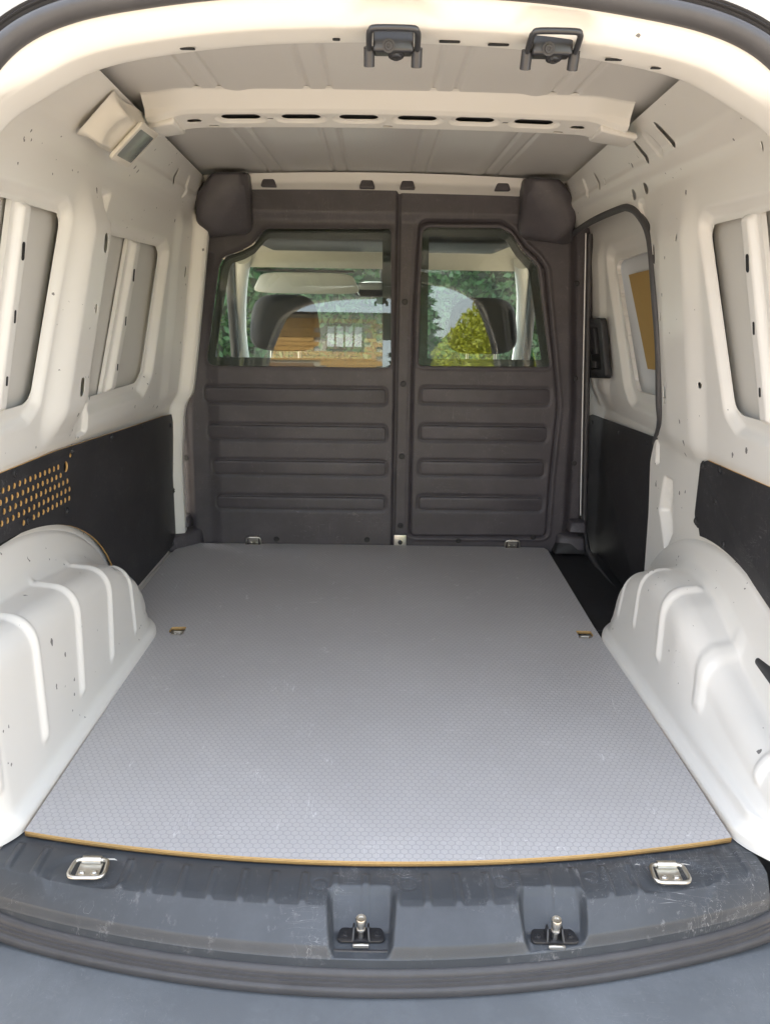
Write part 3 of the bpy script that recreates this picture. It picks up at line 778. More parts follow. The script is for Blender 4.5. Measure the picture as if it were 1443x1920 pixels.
put('tan_board', plate('tan_board', [(.96, .962), (1.462, .942), (1.30, .668), (.93, .680)], (), .004, 0, fr_door(.040), ('tan',)), sdoor, None, 'tan hardboard sheet covering the sliding door window')
put('window_backing', plate('window_backing', [(.93, 1.04), (1.60, 1.03), (1.42, .57), (.90, .575)], (), .004, 0, fr_door(.048), ('whiteboard',)), sdoor)
dl = fillet([(1.0, .490), (1.166, .485), (1.86, .455), (1.905, .445), (1.93, .40), (1.93, .0), (1.85, -.063), (1.53, -.112), (1.0, -.13)], [0, 0, .02, .02, .03, .03, .04, .03, 0])
dlin = put('door_liner', plate('door_liner', dl, (), .006, .001, fr_door(-.006), ('liner',)), sdoor)
for y, z in ((1.84, .43), (1.50, .445), (1.87, .22), (1.20, .462), (1.60, -.06)): bolt(dlin, Vector((float(door_w(y, z)) - .0095, y, z)), (-1, 0, 0))
def hp(a, b): return Vector((float(door_w(a, b)), a, b))
hb = fillet([(1.56, .806), (1.86, .798), (1.83, .598), (1.525, .622)], .016)
hinner = fillet([(1.60, .782), (1.835, .776), (1.805, .622), (1.565, .642)], .012)
hd = put('door_handle', plate('door_handle', hb, (hinner,), .022, .004, fr_door(-.020), ('step',)), sdoor, None, 'black recessed inner handle of the sliding door')
put('handle_bezel', plate('handle_bezel', hinner, (), .002, 0, fr_door(-.016), ('gap',)), hd)
put('pull_lever', plate('pull_lever', fillet([(1.66, .775), (1.74, .772), (1.72, .685), (1.64, .690)], .006), (), .016, .003, fr_door(-.022), ('step',)), hd)
put('lock_button', plate('lock_button', fillet([(1.68, .662), (1.715, .661), (1.71, .640), (1.675, .641)], .003), (), .008, .001, fr_door(-.020), ('rubber',)), hd)
# rubber trim round the opening
dp = [p for p in DOOR]
i0 = max(range(len(dp)), key=lambda i: (dp[i][0] - dp[i][1] * 0 if dp[i][1] > 1.0 else -9))
open_path = [(1.73, 1.072), (1.42, 1.093), (1.142, 1.098), (1.05, 1.093), (.976, 1.067), (.909, 1.006), (.869, .868), (.859, .755), (.870, .624), (.900, .560), (1.005, .492), (1.028, .44), (1.026, .312), (1.015, .168), (1.005, .0)]
pp = spline(open_path[:11], 6)
tp = [Vector((wz(np.array([p[1]]), np.array([p[0]]))[0] - .003 + float(wall_right_d(np.array([p[0]]), np.array([p[1]]))[0]), p[0], p[1])) for p in pp]
for _ in range(30):
    tp = [tp[0]] + [Vector(((tp[i - 1].x + 2 * tp[i].x + tp[i + 1].x) / 4, tp[i].y, tp[i].z)) for i in range(1, len(tp) - 1)] + [tp[-1]]
rt = put('door_opening_trim', tube('door_opening_trim', tp, [.0095] * (len(tp) - 6) + [.008, .0065, .005, .004, .003, .0025], 10), wallR, 'rubber')
tp2 = [Vector((.690 + .055 * (1.08 - z) / 1.08, 1.722 - .02 * (1.08 - z), z)) for z in np.linspace(1.08, .05, 16)] + [Vector((.750, 1.66, -.01)), Vector((.757, 1.50, -.035)), Vector((.757, 1.25, -.04))]
put('door_front_trim', tube('door_front_trim', tp2, .011, 10), wallR, 'rubber')
put('pillar_edge', tube('pillar_edge', [p + Vector((-.022, -.035, 0)) for p in tp2[:15]], .0022, 6), wallR, 'outer')
# step well
st = put('step_trim', hull('step_trim', [(.598, .94, -.020), (.80, .94, -.030), (.598, 1.70, -.020), (.80, 1.70, -.030), (.598, .94, -.12), (.80, .94, -.12), (.598, 1.70, -.12), (.80, 1.70, -.12)], .006), van, 'step')
put('step_riser', hull('step_riser', [(.625, 1.64, -.02), (.74, 1.64, -.02), (.62, 1.70, -.02), (.75, 1.70, -.02), (.65, 1.67, .03), (.735, 1.665, .05), (.64, 1.70, .03), (.74, 1.70, .05)], .006), st, 'step')

# ---- partition (bulkhead)
def by(z): return 1.680 + .036 * z                 # leans slightly forward
LW = fillet([(-.606, .626), (.031, .628), (.024, 1.086), (-.395, 1.080), (-.440, 1.028), (-.477, 1.008), (-.535, .988), (-.552, .955)], [.03, .02, .015, .04, .03, .03, .03, .02])
LC = fillet([(-.576, .655), (.0, .657), (-.004, 1.055), (-.392, 1.050), (-.437, 1.000), (-.470, .982), (-.515, .966), (-.524, .94)], [.004, .004, .004, .03, .03, .03, .02, .015])
DO = fillet([(.109, .030), (.601, .034), (.604, .242), (.616, .508), (.597, .637), (.545, .965), (.520, .999), (.474, 1.037), (.430, 1.090), (.388, 1.112), (.120, 1.110), (.107, .8)], [.022, .022, 0, 0, 0, .03, .03, .03, .02, .03, .03, 0])
RW = fillet([(.126, .636), (.581, .638), (.521, .972), (.498, .995), (.466, 1.022), (.430, 1.074), (.392, 1.094), (.128, 1.092)], [.015, .015, .03, .02, .03, .03, .03, .03])
RC = fillet([(.156, .660), (.551, .662), (.494, .960), (.448, 1.006), (.412, 1.056), (.385, 1.068), (.152, 1.066)], [.004, .004, .03, .03, .03, .02, .004])
RIBS_L = [(-.604, .009, .509, .550), (-.596, .011, .381, .420), (-.582, .013, .257, .295), (-.573, .011, .132, .167)]
RIBS_R = [(.144, .578, .515, .557), (.145, .575, .386, .427), (.145, .572, .261, .301), (.143, .572, .136, .173)]
def rib_relief(X, Z, ribs):
    h = np.zeros_like(X)
    for a, b, z0, z1 in ribs:
        s = sd_poly(X, Z, fillet([(a, z0), (b, z0), (b, z1), (a, z1)], .009, 4))
        h -= .0045 * np.exp(-((s - .007) / .0055) ** 2)      # moat around each raised bar
    return h
def bulk_fn(U, V):
    h = rib_relief(U, V, RIBS_L)
    h += .010 * sst((.046 - U) / .006)                         # fixed half stands proud of the hinge post
    h -= .006 * np.exp(-((U - .049) / .004) ** 2)
    h += .012 * band(V, 1.10, 1.14, 1.30, 1.40)                # upper header bulge
    h += .010 * sst((-U - .56 - .10 * (V < .6) * 0 ) / .05) * (V < 1.0) * -1
    h -= .022 * sst((np.abs(U) - (.655 - .065 * np.clip(V - .5, 0, 1))) / .035)
    h += .006 * sst(.5 - sd_poly(U, V, LW) / .03) * 1.0
    s = sd_poly(U, V, DO)
    h -= .007 * np.exp(-(s / .0045) ** 2)
    h += .0035 * np.exp(-((s - .011) / .005) ** 2)
    return np.stack([U, by(V) - h, V], -1)
def bulk_keep(U, V):
    k = np.minimum(sd_poly(U, V, LW), sd_poly(U, V, DO) + .001)
    top = 1.212 + .010 * (1 - (U / .5) ** 2) - V
    return np.minimum(k, top)
bulk = put('partition', sheet('partition', np.arange(-.73, .722, .0042), np.arange(-.06, 1.24, .0042), bulk_fn, bulk_keep, .02, (0, 1, 0)), van, 'bulk', 'charcoal moulded partition wall with a clipped-corner window')
def bdoor_fn(U, V):
    h = rib_relief(U, V, RIBS_R) + .004
    s = sd_poly(U, V, DO)
    h -= .008 * sst(1 + (s + .001) / .005)
    s2 = sd_poly(U, V, RW)
    h += .004 * np.exp(-((s2 - .007) / .005) ** 2)
    return np.stack([U, by(V) - h, V], -1)
bdoor = put('partition_hatch', sheet('partition_hatch', np.arange(.10, .626, .0042), np.arange(.02, 1.12, .0042), bdoor_fn, lambda U, V: np.minimum(-sd_poly(U, V, DO), sd_poly(U, V, RW)), .02, (0, 1, 0)), van, 'bulk', 'charcoal hinged hatch in the partition wall with its own window')
def fr_b(off): return lambda a, b, w: Vector((a, by(b) + off - w, b))
for par, W, Cc, ribs, off, tilt in ((bulk, LW, LC, RIBS_L, .000, .058), (bdoor, RW, RC, RIBS_R, .002, .032)):
    put('window_pane', plate('window_pane', W, (), .0016, 0, lambda a, b, w: Vector((a, by(b) + .004 + off + tilt * (b - .62) - w, b)), ('glass',)), par)
    put('window_border', plate('window_border', W, (Cc,), .004, 0, lambda a, b, w: Vector((a, by(b) + .008 + off + tilt * (b - .62) - w, b)), ('frit',)), par)
    for a, b, z0, z1 in ribs:
        zc = (z0 + z1) / 2
        me = plate('rib', fillet([(a, z0), (b, z0), (b, z1), (a, z1)], .009, 5), (), .018, .0045, fr_b(-.000 - (.010 if par is bulk else .0035)), ('bulk',))
        put('rib', me, par)
post_b = lathe('bolt', [(.011, 0), (.011, .002), (.009, .003), (.0085, .004), (.0035, .004), (.003, .002)], 16); post_b.materials.append(M['step'])
for z in (.850, .574, .320, .069): bolt(bulk, Vector((.0745, by(z) - .0005, z)), (0, -1, 0), .95, post_b)
for x, z in ((-.37, .004), (-.045, .006), (.555, .02), (.285, .004)): bolt(bulk, Vector((x, by(z) - .011 if x < .04 else by(z) - .001, z + .012)), (0, -1, 0), .9, post_b)
put('latch_bracket', rbox('latch_bracket', (.044, .012, .052), .003, 2, (.074, 1.668, .012)), bulk, 'steel')
put('latch_pin', lathe('latch_pin', [(.008, 0), (.008, .006), (.005, .008)], 14, Matrix.Translation((.074, 1.662, .012)) @ Matrix.Rotation(rad(90), 4, 'X')), bulk, 'step')
# thin hinge leaf on the post
put('hinge_strip', plate('hinge_strip', [(.0525, .03), (.0525, 1.19), (.0545, 1.19), (.0545, .03)], (), .004, 0, fr_b(-.004), ('step',)), bulk)
# corner covers at the roof, retaining clips along the top edge, lower corner ledges
put('corner_cover', hull('corner_cover', [(-.600, 1.60, 1.165), (-.540, 1.57, 1.232), (-.432, 1.58, 1.236), (-.432, 1.70, 1.246), (-.62, 1.71, 1.17), (-.54, 1.71, 1.25), (-.600, 1.60, 1.100), (-.540, 1.63, 1.050), (-.44, 1.665, 1.075), (-.432, 1.70, 1.06), (-.62, 1.71, 1.04)], .014), bulk, 'bulk')
put('corner_cover', hull('corner_cover', [(.612, 1.60, 1.165), (.552, 1.57, 1.230), (.442, 1.58, 1.234), (.442, 1.70, 1.244), (.63, 1.71, 1.17), (.55, 1.71, 1.25), (.612, 1.60, 1.098), (.556, 1.63, 1.048), (.452, 1.665, 1.072), (.442, 1.70, 1.06), (.63, 1.71, 1.04)], .014), bulk, 'bulk')
for x in (-.376, -.057, .074, .383):
    put('retaining_clip', hull('retaining_clip', [(x - .026, 1.664, 1.205), (x + .026, 1.664, 1.205), (x - .018, 1.668, 1.232), (x + .018, 1.668, 1.232), (x - .026, 1.70, 1.205), (x + .026, 1.70, 1.205), (x - .018, 1.70, 1.232), (x + .018, 1.70, 1.232)], .005), bulk, 'bulk')
for s in (-1, 1):
    put('corner_ledge', hull('corner_ledge', [(s * .735, 1.56 if s < 0 else 1.64, -.01), (s * .64, 1.660, -.012), (s * .735, 1.71, -.012), (s * .62, 1.71, -.012), (s * .735, 1.58 if s < 0 else 1.65, .035), (s * .645, 1.665, .045), (s * .735, 1.71, .06), (s * .63, 1.71, .05)], .008), bulk, 'bulk')
    put('side_clip', hull('side_clip', [(s * .735, 1.640, .060), (s * .675, 1.645, .060), (s * .735, 1.70, .060), (s * .672, 1.70, .060), (s * .735, 1.655, .095), (s * .685, 1.66, .095), (s * .735, 1.70, .10), (s * .68, 1.70, .10)], .006), bulk, 'bulk')
    for z in (.92, .60, .30): bolt(bulk, Vector((s * (.690 - .05 * (z - .3)), by(z) + .017, z)), (0, -1, 0), .8, post_b)

# ---- lashing rings
def ring_parts(parent, p, fwd, up, k=1.0, lean=0):
    """rounded steel loop hinged in a riveted plate; fwd = direction the loop lies, up = face normal"""
    fwd = Vector(fwd).normalized(); up = Vector(up).normalized(); sdv = fwd.cross(up).normalized()
    B = Matrix((sdv, fwd, up)).transposed().to_4x4(); B.translation = p
    lp = fillet([(-.029, -.018), (.029, -.018), (.026, .020), (-.026, .020)], [.013, .013, .010, .010], 5)
    me = tube('lashing_ring', [B @ Vector((a * k, -b * k, .006 * k)) for a, b in lp], .0034 * k, 8, True)
    rg = put('lashing_ring', me, parent, 'steel')
    pl = plate('ring_plate', fillet([(-.018 * k, -.012 * k), (.018 * k, -.012 * k), (.018 * k, .020 * k), (-.018 * k, .020 * k)], .004), (), .002, 0, lambda a, b, w: B @ Vector((a, -b, w + .001)), ('steel',))
    put('ring_plate', pl, rg)
    put('hinge_barrel', tube('hinge_barrel', [B @ Vector((-.015 * k, -.020 * k, .006 * k)), B @ Vector((.015 * k, -.020 * k, .006 * k))], .0062 * k, 10), rg, 'steel')
    for a in (-.010, .010):
        put('rivet', lathe('rivet', [(.0055 * k, 0), (.0055 * k, .002), (.0035 * k, .0042), (.002 * k, .0042), (.0018 * k, .003)], 14, B @ Matrix.Translation((a * k, .004 * k, .002))), rg, 'steel')
    return rg

# ---- rear sill trim
def yb(x): return -.069 + .069 * (x / .586) ** 2
def ym(x): return -.150 + .078 * (np.abs(x) / .6) ** 2.2
def ysl(x): return -.196 + .105 * (np.abs(x) / .6) ** 2
PCK = [(-.028, .054), (.258, .054)]
def sill_fn(U, V):
    y0 = yb(U) + .035; y1 = np.minimum(ym(U), yb(U) - .05 + .0 * U); y2 = ysl(U) - .004
    Y = np.where(V < .5, y0 + (y1 - y0) * (V / .5), y1 + (y2 - y1) * ((V - .5) / .5))
    t = np.clip((V - .44) / .56, 0, 1)
    Z = -.0135 - .040 * (t ** 1.35) - .012 * sst((V - .93) / .07)
    # raised drain ribs on the flat
    ph = (U + .0225) / .0467; fr = np.abs(ph - np.round(ph)) * .0467
    run = sst((yb(U) - .010 - Y) / .008) * sst((Y - y1 + .004) / .010)
    nolash = sst((np.abs(np.abs(U) - .452) - .045) / .01)
    Z = Z + .0032 * sst((.0075 - fr) / .004) * run * nolash
    Z = Z - .004 * sst(.5 - sd_slot(np.abs(U), Y, .452, -.080, .03, .035, 0) / .016)      # dished seat of the lashing ring
    for cx, cy2 in ((-.092, -.105), (.043, -.104), (.187, -.098), (.330, -.086)):
        r = np.hypot(U - cx, Y - cy2); Z = Z - .0012 * np.exp(-((r - .0125) / .0016) ** 2)
    for cx, hw in PCK:
        e = (np.abs(U - cx) - hw * (1 - .10 * sst((-.12 - Y) / .09))) ; f = Y + .105
        s = np.where((e > -.02) & (f > -.02), np.hypot(np.maximum(e + .02, 0), np.maximum(f + .02, 0)) - .02, np.maximum(e, f))
        deep = -.060 - .004 * sst((-.16 - Y) / .03)
        m = sst(-s / .012) ; back = sst(-f / .050)
        pz = Z + (deep - Z) * m * (.15 + .85 * back)
        Z = np.where(s < 0, np.minimum(Z, pz), Z)
    ends = sst((np.abs(U) - .585) / .05)
    Z = Z + .035 * ends * sst((V - .1) / .3) * 0
    return np.stack([U, Y, Z], -1)
us = np.linspace(-.612, .612, 620)
sill = put('sill_trim', sheet('sill_trim', us, np.linspace(0, 1, 120), sill_fn, None, .05, (0, 0, -1)), van, 'sill', 'scuffed dark slate plastic sill cover with ribbed top and two latch pockets')
for cx, hw in PCK:
    b0 = Vector((cx, -.160, -.0605))
    plt = put('striker_plate', plate('striker_plate', fillet([(-.036, -.012), (.036, -.012), (.030, .014), (-.030, .014)], .008), (), .004, .001, lambda a, b, w: b0 + Vector((a, b, w + .002)), ('darksteel',)), sill)
    put('striker_pin', lathe('striker_pin', [(.0042, 0), (.0042, .014), (.0065, .0145), (.0065, .017), (.0050, .0175), (.0050, .026), (.0078, .0265), (.0078, .036), (.0070, .0375), (.0045, .0372), (.004, .0355)], 18, Matrix.Translation(b0 + Vector((0, -.004, .004))) @ Matrix.Rotation(rad(8), 4, 'X')), plt, 'steel')
    for s in (-1, 1):
        put('striker_leg', hull('striker_leg', [b0 + Vector((s * .010, -.014, .003)), b0 + Vector((s * .014, -.014, .003)), b0 + Vector((s * .010, .008, .003)), b0 + Vector((s * .014, .008, .003)), b0 + Vector((s * .009, -.004, .020)), b0 + Vector((s * .012, -.004, .020)), b0 + Vector((s * .009, .006, .020)), b0 + Vector((s * .012, .006, .020))], .001), plt, 'darksteel')
        bolt(plt, b0 + Vector((s * .024, .0, .004)), (0, 0, 1), .55)
    put('striker_lip', rbox('striker_lip', (.024, .004, .006), .001, 1, b0 + Vector((0, -.022, .004))), plt, 'steel')
for s in (-1, 1):
    ring_parts(van, Vector((s * .452, -.084, -.0125)), (0, -1, -.10), (0, -.05, 1), .98)
    ring_parts(van, Vector((-.452 if s < 0 else .478, 1.668, .004)), (0, .10, -1), (0, -1, -.1), .95)
# ---- rear bumper
def bump_fn(U, V):
    ys = -.150 + .10 * (np.abs(U) / .6) ** 2.2
    Y = ys - .36 * V; Z = -.112 - .020 * V - .22 * np.clip(V - .78, 0, 1) ** 1.5 * 4 - .05 * sst((np.abs(U) - .62) / .3)
    Z = Z - .010 * np.exp(-((V - .02) / .02) ** 2)
    return np.stack([U, Y, Z], -1)
put('rear_bumper', sheet('rear_bumper', np.linspace(-.82, .82, 120), np.linspace(0, 1, 60), bump_fn, None, .2, (0, 0, -1)), van, 'bumper', 'grey plastic rear bumper step below the seal')

# ---- strikers under the header
for cx in STRX:
    zt = 1.176; y0 = -.006
    base = put('header_striker', hull('header_striker', [(cx - .026, y0 - .008, zt + .018), (cx + .026, y0 - .008, zt + .018), (cx - .026, y0 + .034, zt + .018), (cx + .026, y0 + .034, zt + .018), (cx - .026, y0 - .010, zt - .012), (cx + .026, y0 - .010, zt - .012), (cx - .026, y0 + .024, zt - .010), (cx + .026, y0 + .024, zt - .010)], .004), van, 'darksteel')
    lp = [(cx - .031, y0 + .018, zt - .014), (cx - .031, y0 - .020, zt + .002), (cx - .029, y0 - .030, zt + .006), (cx - .022, y0 - .034, zt + .008), (cx + .022, y0 - .034, zt + .008), (cx + .029, y0 - .030, zt + .006), (cx + .031, y0 - .020, zt + .002), (cx + .031, y0 + .018, zt - .014)]
    put('striker_loop', tube('striker_loop', spline(lp, 4), .0040, 10), base, 'darksteel')
    for s in (-1, 1):
        put('striker_sleeve', tube('striker_sleeve', [(cx + s * .031, y0 + .004, zt - .004), (cx + s * .031, y0 + .010, zt - .016), (cx + s * .031, y0 + .014, zt - .024)], .0072, 12), base, 'darksteel')
    bolt(base, Vector((cx + .004, y0 + .004, zt - .013)), (0, -.3, -1), 1.0)
    bolt(base, Vector((cx - .006, y0 - .012, zt - .006)), (0, -1, -.3), .8)

# ---- rear wing doors, swung wide open (outside the frame, they screen the opening from the side)
for s, wd in ((-1, .74), (1, .52)):
    ca, sa = math.cos(rad(8)), math.sin(rad(8))
    def dq(u, d, z): return Vector((s * (.80 + u * sa + d * ca), -.10 - u * ca + d * sa, z))
    out = [(0, -.06), (wd, -.06), (wd, 1.05), (wd - .03, 1.15), (.10, 1.17), (.02, 1.05), (-.01, .6)]
    bm_ = [dq(u, 0, z) for u, z in out] + [dq(u, .055, z) for u, z in out]
    dr = put('wing_door', hull('wing_door', bm_, .012), van, 'outer')
    put('door_panel', plate('door_panel', fillet([(.08, .0), (wd - .07, .0), (wd - .07, .50), (.08, .50)], .04), (), .006, .001, lambda a, b, w: dq(a, -.004 + w, b), ('liner',)), dr)
# ---- cargo lamp on the left roof rail
lu = Vector((0, 1, 0)); lv = Vector((.095, 0, .095)).normalized(); lnr = lu.cross(lv).normalized()
if lnr.z > 0: lnr = -lnr
lc = Vector((-.548, .590, 1.186))
def lamp_fn(U, V):
    h = .036 * sst(U / .16) ** .8 * sst((1 - U) / .10) * sst(V / .16) * sst((1 - V) / .16)
    h = h + .010 * band(U, .40, .50, .9, .98) * band(V, .08, .2, .8, .92) - .008 * band(U, .05, .15, .25, .42) * band(V, .1, .4, .6, .9)
    u = (U - .5) * .205; v = (V - .5) * .108 * (1 - .10 * np.sin(math.pi * np.clip(U * 1.6, 0, 1)))
    P = np.array(lc)[None, None] + u[..., None] * np.array(lu) + v[..., None] * np.array(lv) + (h + .002)[..., None] * np.array(lnr)
    return P
lamp = put('cargo_lamp', sheet('cargo_lamp', np.linspace(0, 1, 60), np.linspace(0, 1, 40), lamp_fn), van, 'lampbody', 'beige interior lamp with grey square lens on the roof rail')
def fr_l(off): return lambda a, b, w: lc + lu * a + lv * b + lnr * (off + w)
put('lens', plate('lens', fillet([(-.012, -.036), (.086, -.036), (.090, .034), (-.008, .034)], .006), (), .006, .002, fr_l(.048), ('lens',)), lamp)
put('lens_frame', plate('lens_frame', fillet([(-.022, -.047), (.094, -.047), (.098, .045), (-.018, .045)], .008), (fillet([(-.012, -.036), (.086, -.036), (.090, .034), (-.008, .034)], .006),), .008, .002, fr_l(.047), ('lampbody',)), lamp)

# ---- driver's cab seen through the partition windows
put('cab_floor', rbox('cab_floor', (1.55, 1.9, .03), 0, 1, (0, 2.65, -.16)), van, 'cabdark')
cabroof = put('headliner', pydata('headliner', [(-.66, 1.72, 1.25), (.66, 1.72, 1.25), (.64, 2.20, 1.16), (-.64, 2.20, 1.16), (.60, 2.50, 1.045), (-.60, 2.50, 1.045), (.585, 2.56, .985), (-.585, 2.56, .985)], [[0, 1, 2, 3], [3, 2, 4, 5], [5, 4, 6, 7]], False), van, 'headliner')
put('cab_roof_skin', pydata('cab_roof_skin', [(-.70, 1.70, 1.29), (.70, 1.70, 1.29), (.68, 2.20, 1.24), (-.68, 2.20, 1.24), (.64, 2.58, 1.02), (-.64, 2.58, 1.02)], [[0, 1, 2, 3], [3, 2, 4, 5]], False), van, 'outer')
put('overhead_shelf', hull('overhead_shelf', [(-.50, 1.95, 1.06), (.50, 1.95, 1.06), (-.44, 2.24, 1.036), (.44, 2.24, 1.036), (-.52, 1.95, 1.20), (.52, 1.95, 1.20), (-.50, 2.26, 1.12), (.50, 2.26, 1.12)], .02), van, 'cabdark')
for s in (-1, 1):
    # windscreen pillar, door frame, door card
    put('windscreen_pillar', tube('windscreen_pillar', spline([(s * .60, 2.50, 1.03), (s * .66, 2.75, .90), (s * .715, 3.05, .70), (s * .74, 3.30, .52)], 6), .042, 12), van, 'pillar')
    put('door_frame', tube('door_frame', spline([(s * .70, 1.80, .50), (s * .665, 1.83, .85), (s * .635, 1.95, 1.08), (s * .63, 2.20, 1.10), (s * .645, 2.45, 1.02), (s * .70, 2.80, .82), (s * .745, 3.12, .57)], 6), .022, 10), van, 'cabdark')
    put('roof_side_trim', hull('roof_side_trim', [(s * .60, 1.72, 1.13), (s * .70, 1.72, 1.10), (s * .60, 2.50, 1.03), (s * .67, 2.50, 1.0), (s * .60, 1.72, 1.24), (s * .72, 1.72, 1.26), (s * .60, 2.5, 1.06), (s * .68, 2.5, 1.06)], .01), van, 'headliner')
    dc = put('cab_door', hull('cab_door', [(s * .73, 1.97, .53), (s * .83, 1.97, .53), (s * .735, 3.25, .53), (s * .80, 3.25, .53), (s * .75, 1.97, -.2), (s * .86, 1.97, -.2), (s * .76, 3.25, -.2), (s * .83, 3.25, -.2)], .02), van, 'cabdark')
    q = 1.70 if s < 0 else 1.955
    put('cab_window_pillar', hull('cab_window_pillar', [(s * .69, q, .50), (s * .78, q, .50), (s * .69, q + .14, .50), (s * .78, q + .14, .50), (s * .62, q, 1.24), (s * .72, q, 1.24), (s * .62, q + .16, 1.20), (s * .72, q + .16, 1.20)], .02), van, 'cabdark')
    put('mirror_housing', hull('mirror_housing', [(s * .80, 2.85, .52), (s * .98, 2.82, .54), (s * .80, 2.95, .52), (s * .98, 2.92, .54), (s * .80, 2.85, .72), (s * .97, 2.82, .72), (s * .80, 2.95, .70), (s * .97, 2.92, .70)], .03), van, 'cabdark')
put('dashboard', hull('dashboard', [(-.74, 2.72, .44), (.74, 2.72, .44), (-.74, 2.70, .05), (.74, 2.70, .05), (-.74, 3.35, .50), (.74, 3.35, .50), (-.74, 3.35, -.1), (.74, 3.35, -.1), (-.74, 2.85, .52), (.74, 2.85, .52)], .03), van, 'cabdark')
put('windscreen', pydata('windscreen', [(-.58, 2.57, .99), (.58, 2.57, .99), (.72, 3.32, .51), (-.72, 3.32, .51)], [[0, 1, 2, 3]], False), van, 'glass')
put('bonnet', hull('bonnet', [(-.78, 3.34, .48), (.78, 3.34, .48), (-.70, 4.1, .30), (.70, 4.1, .30), (-.80, 3.34, -.2), (.80, 3.34, -.2), (-.74, 4.15, -.2), (.74, 4.15, -.2)], .05), van, 'outer')
def superell(name, c, r, e=.5, nu=28, nv=18, bend=0):
    def sp(a, p): return np.sign(a) * np.abs(a) ** p
    u = np.linspace(-math.pi, math.pi, nu, endpoint=False); v = np.linspace(-math.pi / 2, math.pi / 2, nv)
    vs, fs = [], []
    for b in v:
        for a in u:
            x = r[0] * sp(math.cos(b), e) * sp(math.cos(a), e); y = r[1] * sp(math.cos(b), e) * sp(math.sin(a), .9); z = r[2] * sp(math.sin(b), e)
            vs.append((c[0] + x * (1 - .10 * z / r[2]), c[1] + y + bend * (x / r[0]) ** 2, c[2] + z))
    for i in range(nv - 1):
        for k in range(nu): fs.append([i * nu + k, i * nu + (k + 1) % nu, (i + 1) * nu + (k + 1) % nu, (i + 1) * nu + k])
    return pydata(name, vs, fs)
for s, lab in ((-1, 'dark fabric passenger-side cab seat with upright headrest'), (1, 'dark fabric driver-side cab seat with upright headrest')):
    x0 = -.378 if s < 0 else .392
    seat = put('seat', superell('seat', (x0, 2.08, .28), (.25, .085, .335), .55), van, 'seat')
    put('seat_cushion', superell('seat_cushion', (x0, 2.40, -.02), (.25, .28, .09), .5), seat, 'seat')
    put('headrest', superell('headrest', (x0, 2.13, .762), (.133, .055, .108), .55, 36, 24, -.012), seat, 'seat')
    for k in (-1, 1): put('headrest_post', tube('headrest_post', [(x0 + k * .055, 2.12, .55), (x0 + k * .055, 2.125, .68)], .006, 8), seat, 'steel')
    vis = put('sun_visor', superell('sun_visor', (s * .325, 2.50, .920), (.215, .012, .044), .35, 40, 14), van, 'visor') if s < 0 else None
    if vis:
        put('visor_rod', tube('visor_rod', [(-.54, 2.50, .972), (-.12, 2.50, .970)], .006, 8), vis, 'cabdark')
    put('grab_handle', tube('grab_handle', spline([(s * .605, 2.05, 1.085), (s * .575, 2.08, 1.06), (s * .575, 2.25, 1.045), (s * .605, 2.30, 1.05)], 5), .011, 8), van, 'visor')
mir = put('rear_view_mirror', superell('rear_view_mirror', (.0, 2.62, .900), (.118, .02, .034), .45, 32, 14), van, 'cabdark')
put('mirror_glass', plate('mirror_glass', fillet([(-.108, -.028), (.108, -.028), (.108, .028), (-.108, .028)], .014), (), .002, 0, lambda a, b, w: Vector((a, 2.5985 + .12 * b - w, .900 + b)), ('mirrorglass',)), mir)
put('mirror_stalk', tube('mirror_stalk', [(0, 2.63, .92), (0, 2.60, .99)], .010, 8), mir, 'cabdark')
# steering wheel
swp = [Vector((.392 + .185 * math.cos(a), 2.62 - .185 * math.sin(a) * .42, .36 + .185 * math.sin(a) * .90)) for a in np.linspace(0, 2 * math.pi, 40, endpoint=False)]
sw = put('steering_wheel', tube('steering_wheel', swp, .015, 10, True), van, 'cabdark')
put('wheel_hub', superell('wheel_hub', (.392, 2.63, .36), (.075, .03, .07), .7), sw, 'cabdark')
for a in (0, math.pi, -math.pi / 2): put('wheel_spoke', tube('wheel_spoke', [(.392, 2.63, .36), (.392 + .18 * math.cos(a), 2.62 - .18 * math.sin(a) * .42, .36 + .18 * math.sin(a) * .9)], .016, 8), sw, 'cabdark')

# ------------------------------------------------------------------ the loose plywood load floor
bo = [(x, float(yb(x))) for x in np.linspace(-.584, .582, 40)]
bo += [(.583, .30), (.584, .924), (.599, 1.630), (.590, 1.655), (.505, 1.662), (.505, 1.650), (.450, 1.650), (.450, 1.662), (-.425, 1.664), (-.425, 1.650), (-.480, 1.650), (-.480, 1.664), (-.644, 1.660), (-.690, 1.628), (-.714, 1.575), (-.712, 1.05), (-.70, .93), (-.64, .86), (-.592, .80), (-.584, .70), (-.584, .3)]
def dhole(cx, cy2, s): return fillet([(cx - s * .020, cy2 - .030), (cx + s * .006, cy2 - .034), (cx + s * .020, cy2 - .012), (cx + s * .020, cy2 + .020), (cx - s * .020, cy2 + .022)], [.004, .01, .012, .006, .006], 4)
hl, hr = dhole(-.535, .856, -1), dhole(.547, .862, 1)
bd = put('plywood_board', plate('plywood_board', bo, (hl, hr), .0095, 0, lambda a, b, w: Vector((a, b, w - .00475)), ('board',), 'ply'), None)
tag(bd, 'grey honeycomb-textured plywood board laid over the cargo bay floor', 'floor board')
for cx, s in ((-.535, -1), (.547, 1)):
    ring_parts(van, Vector((cx, .856, -.0135)), (0, -1, 0), (0, 0, 1), .55)

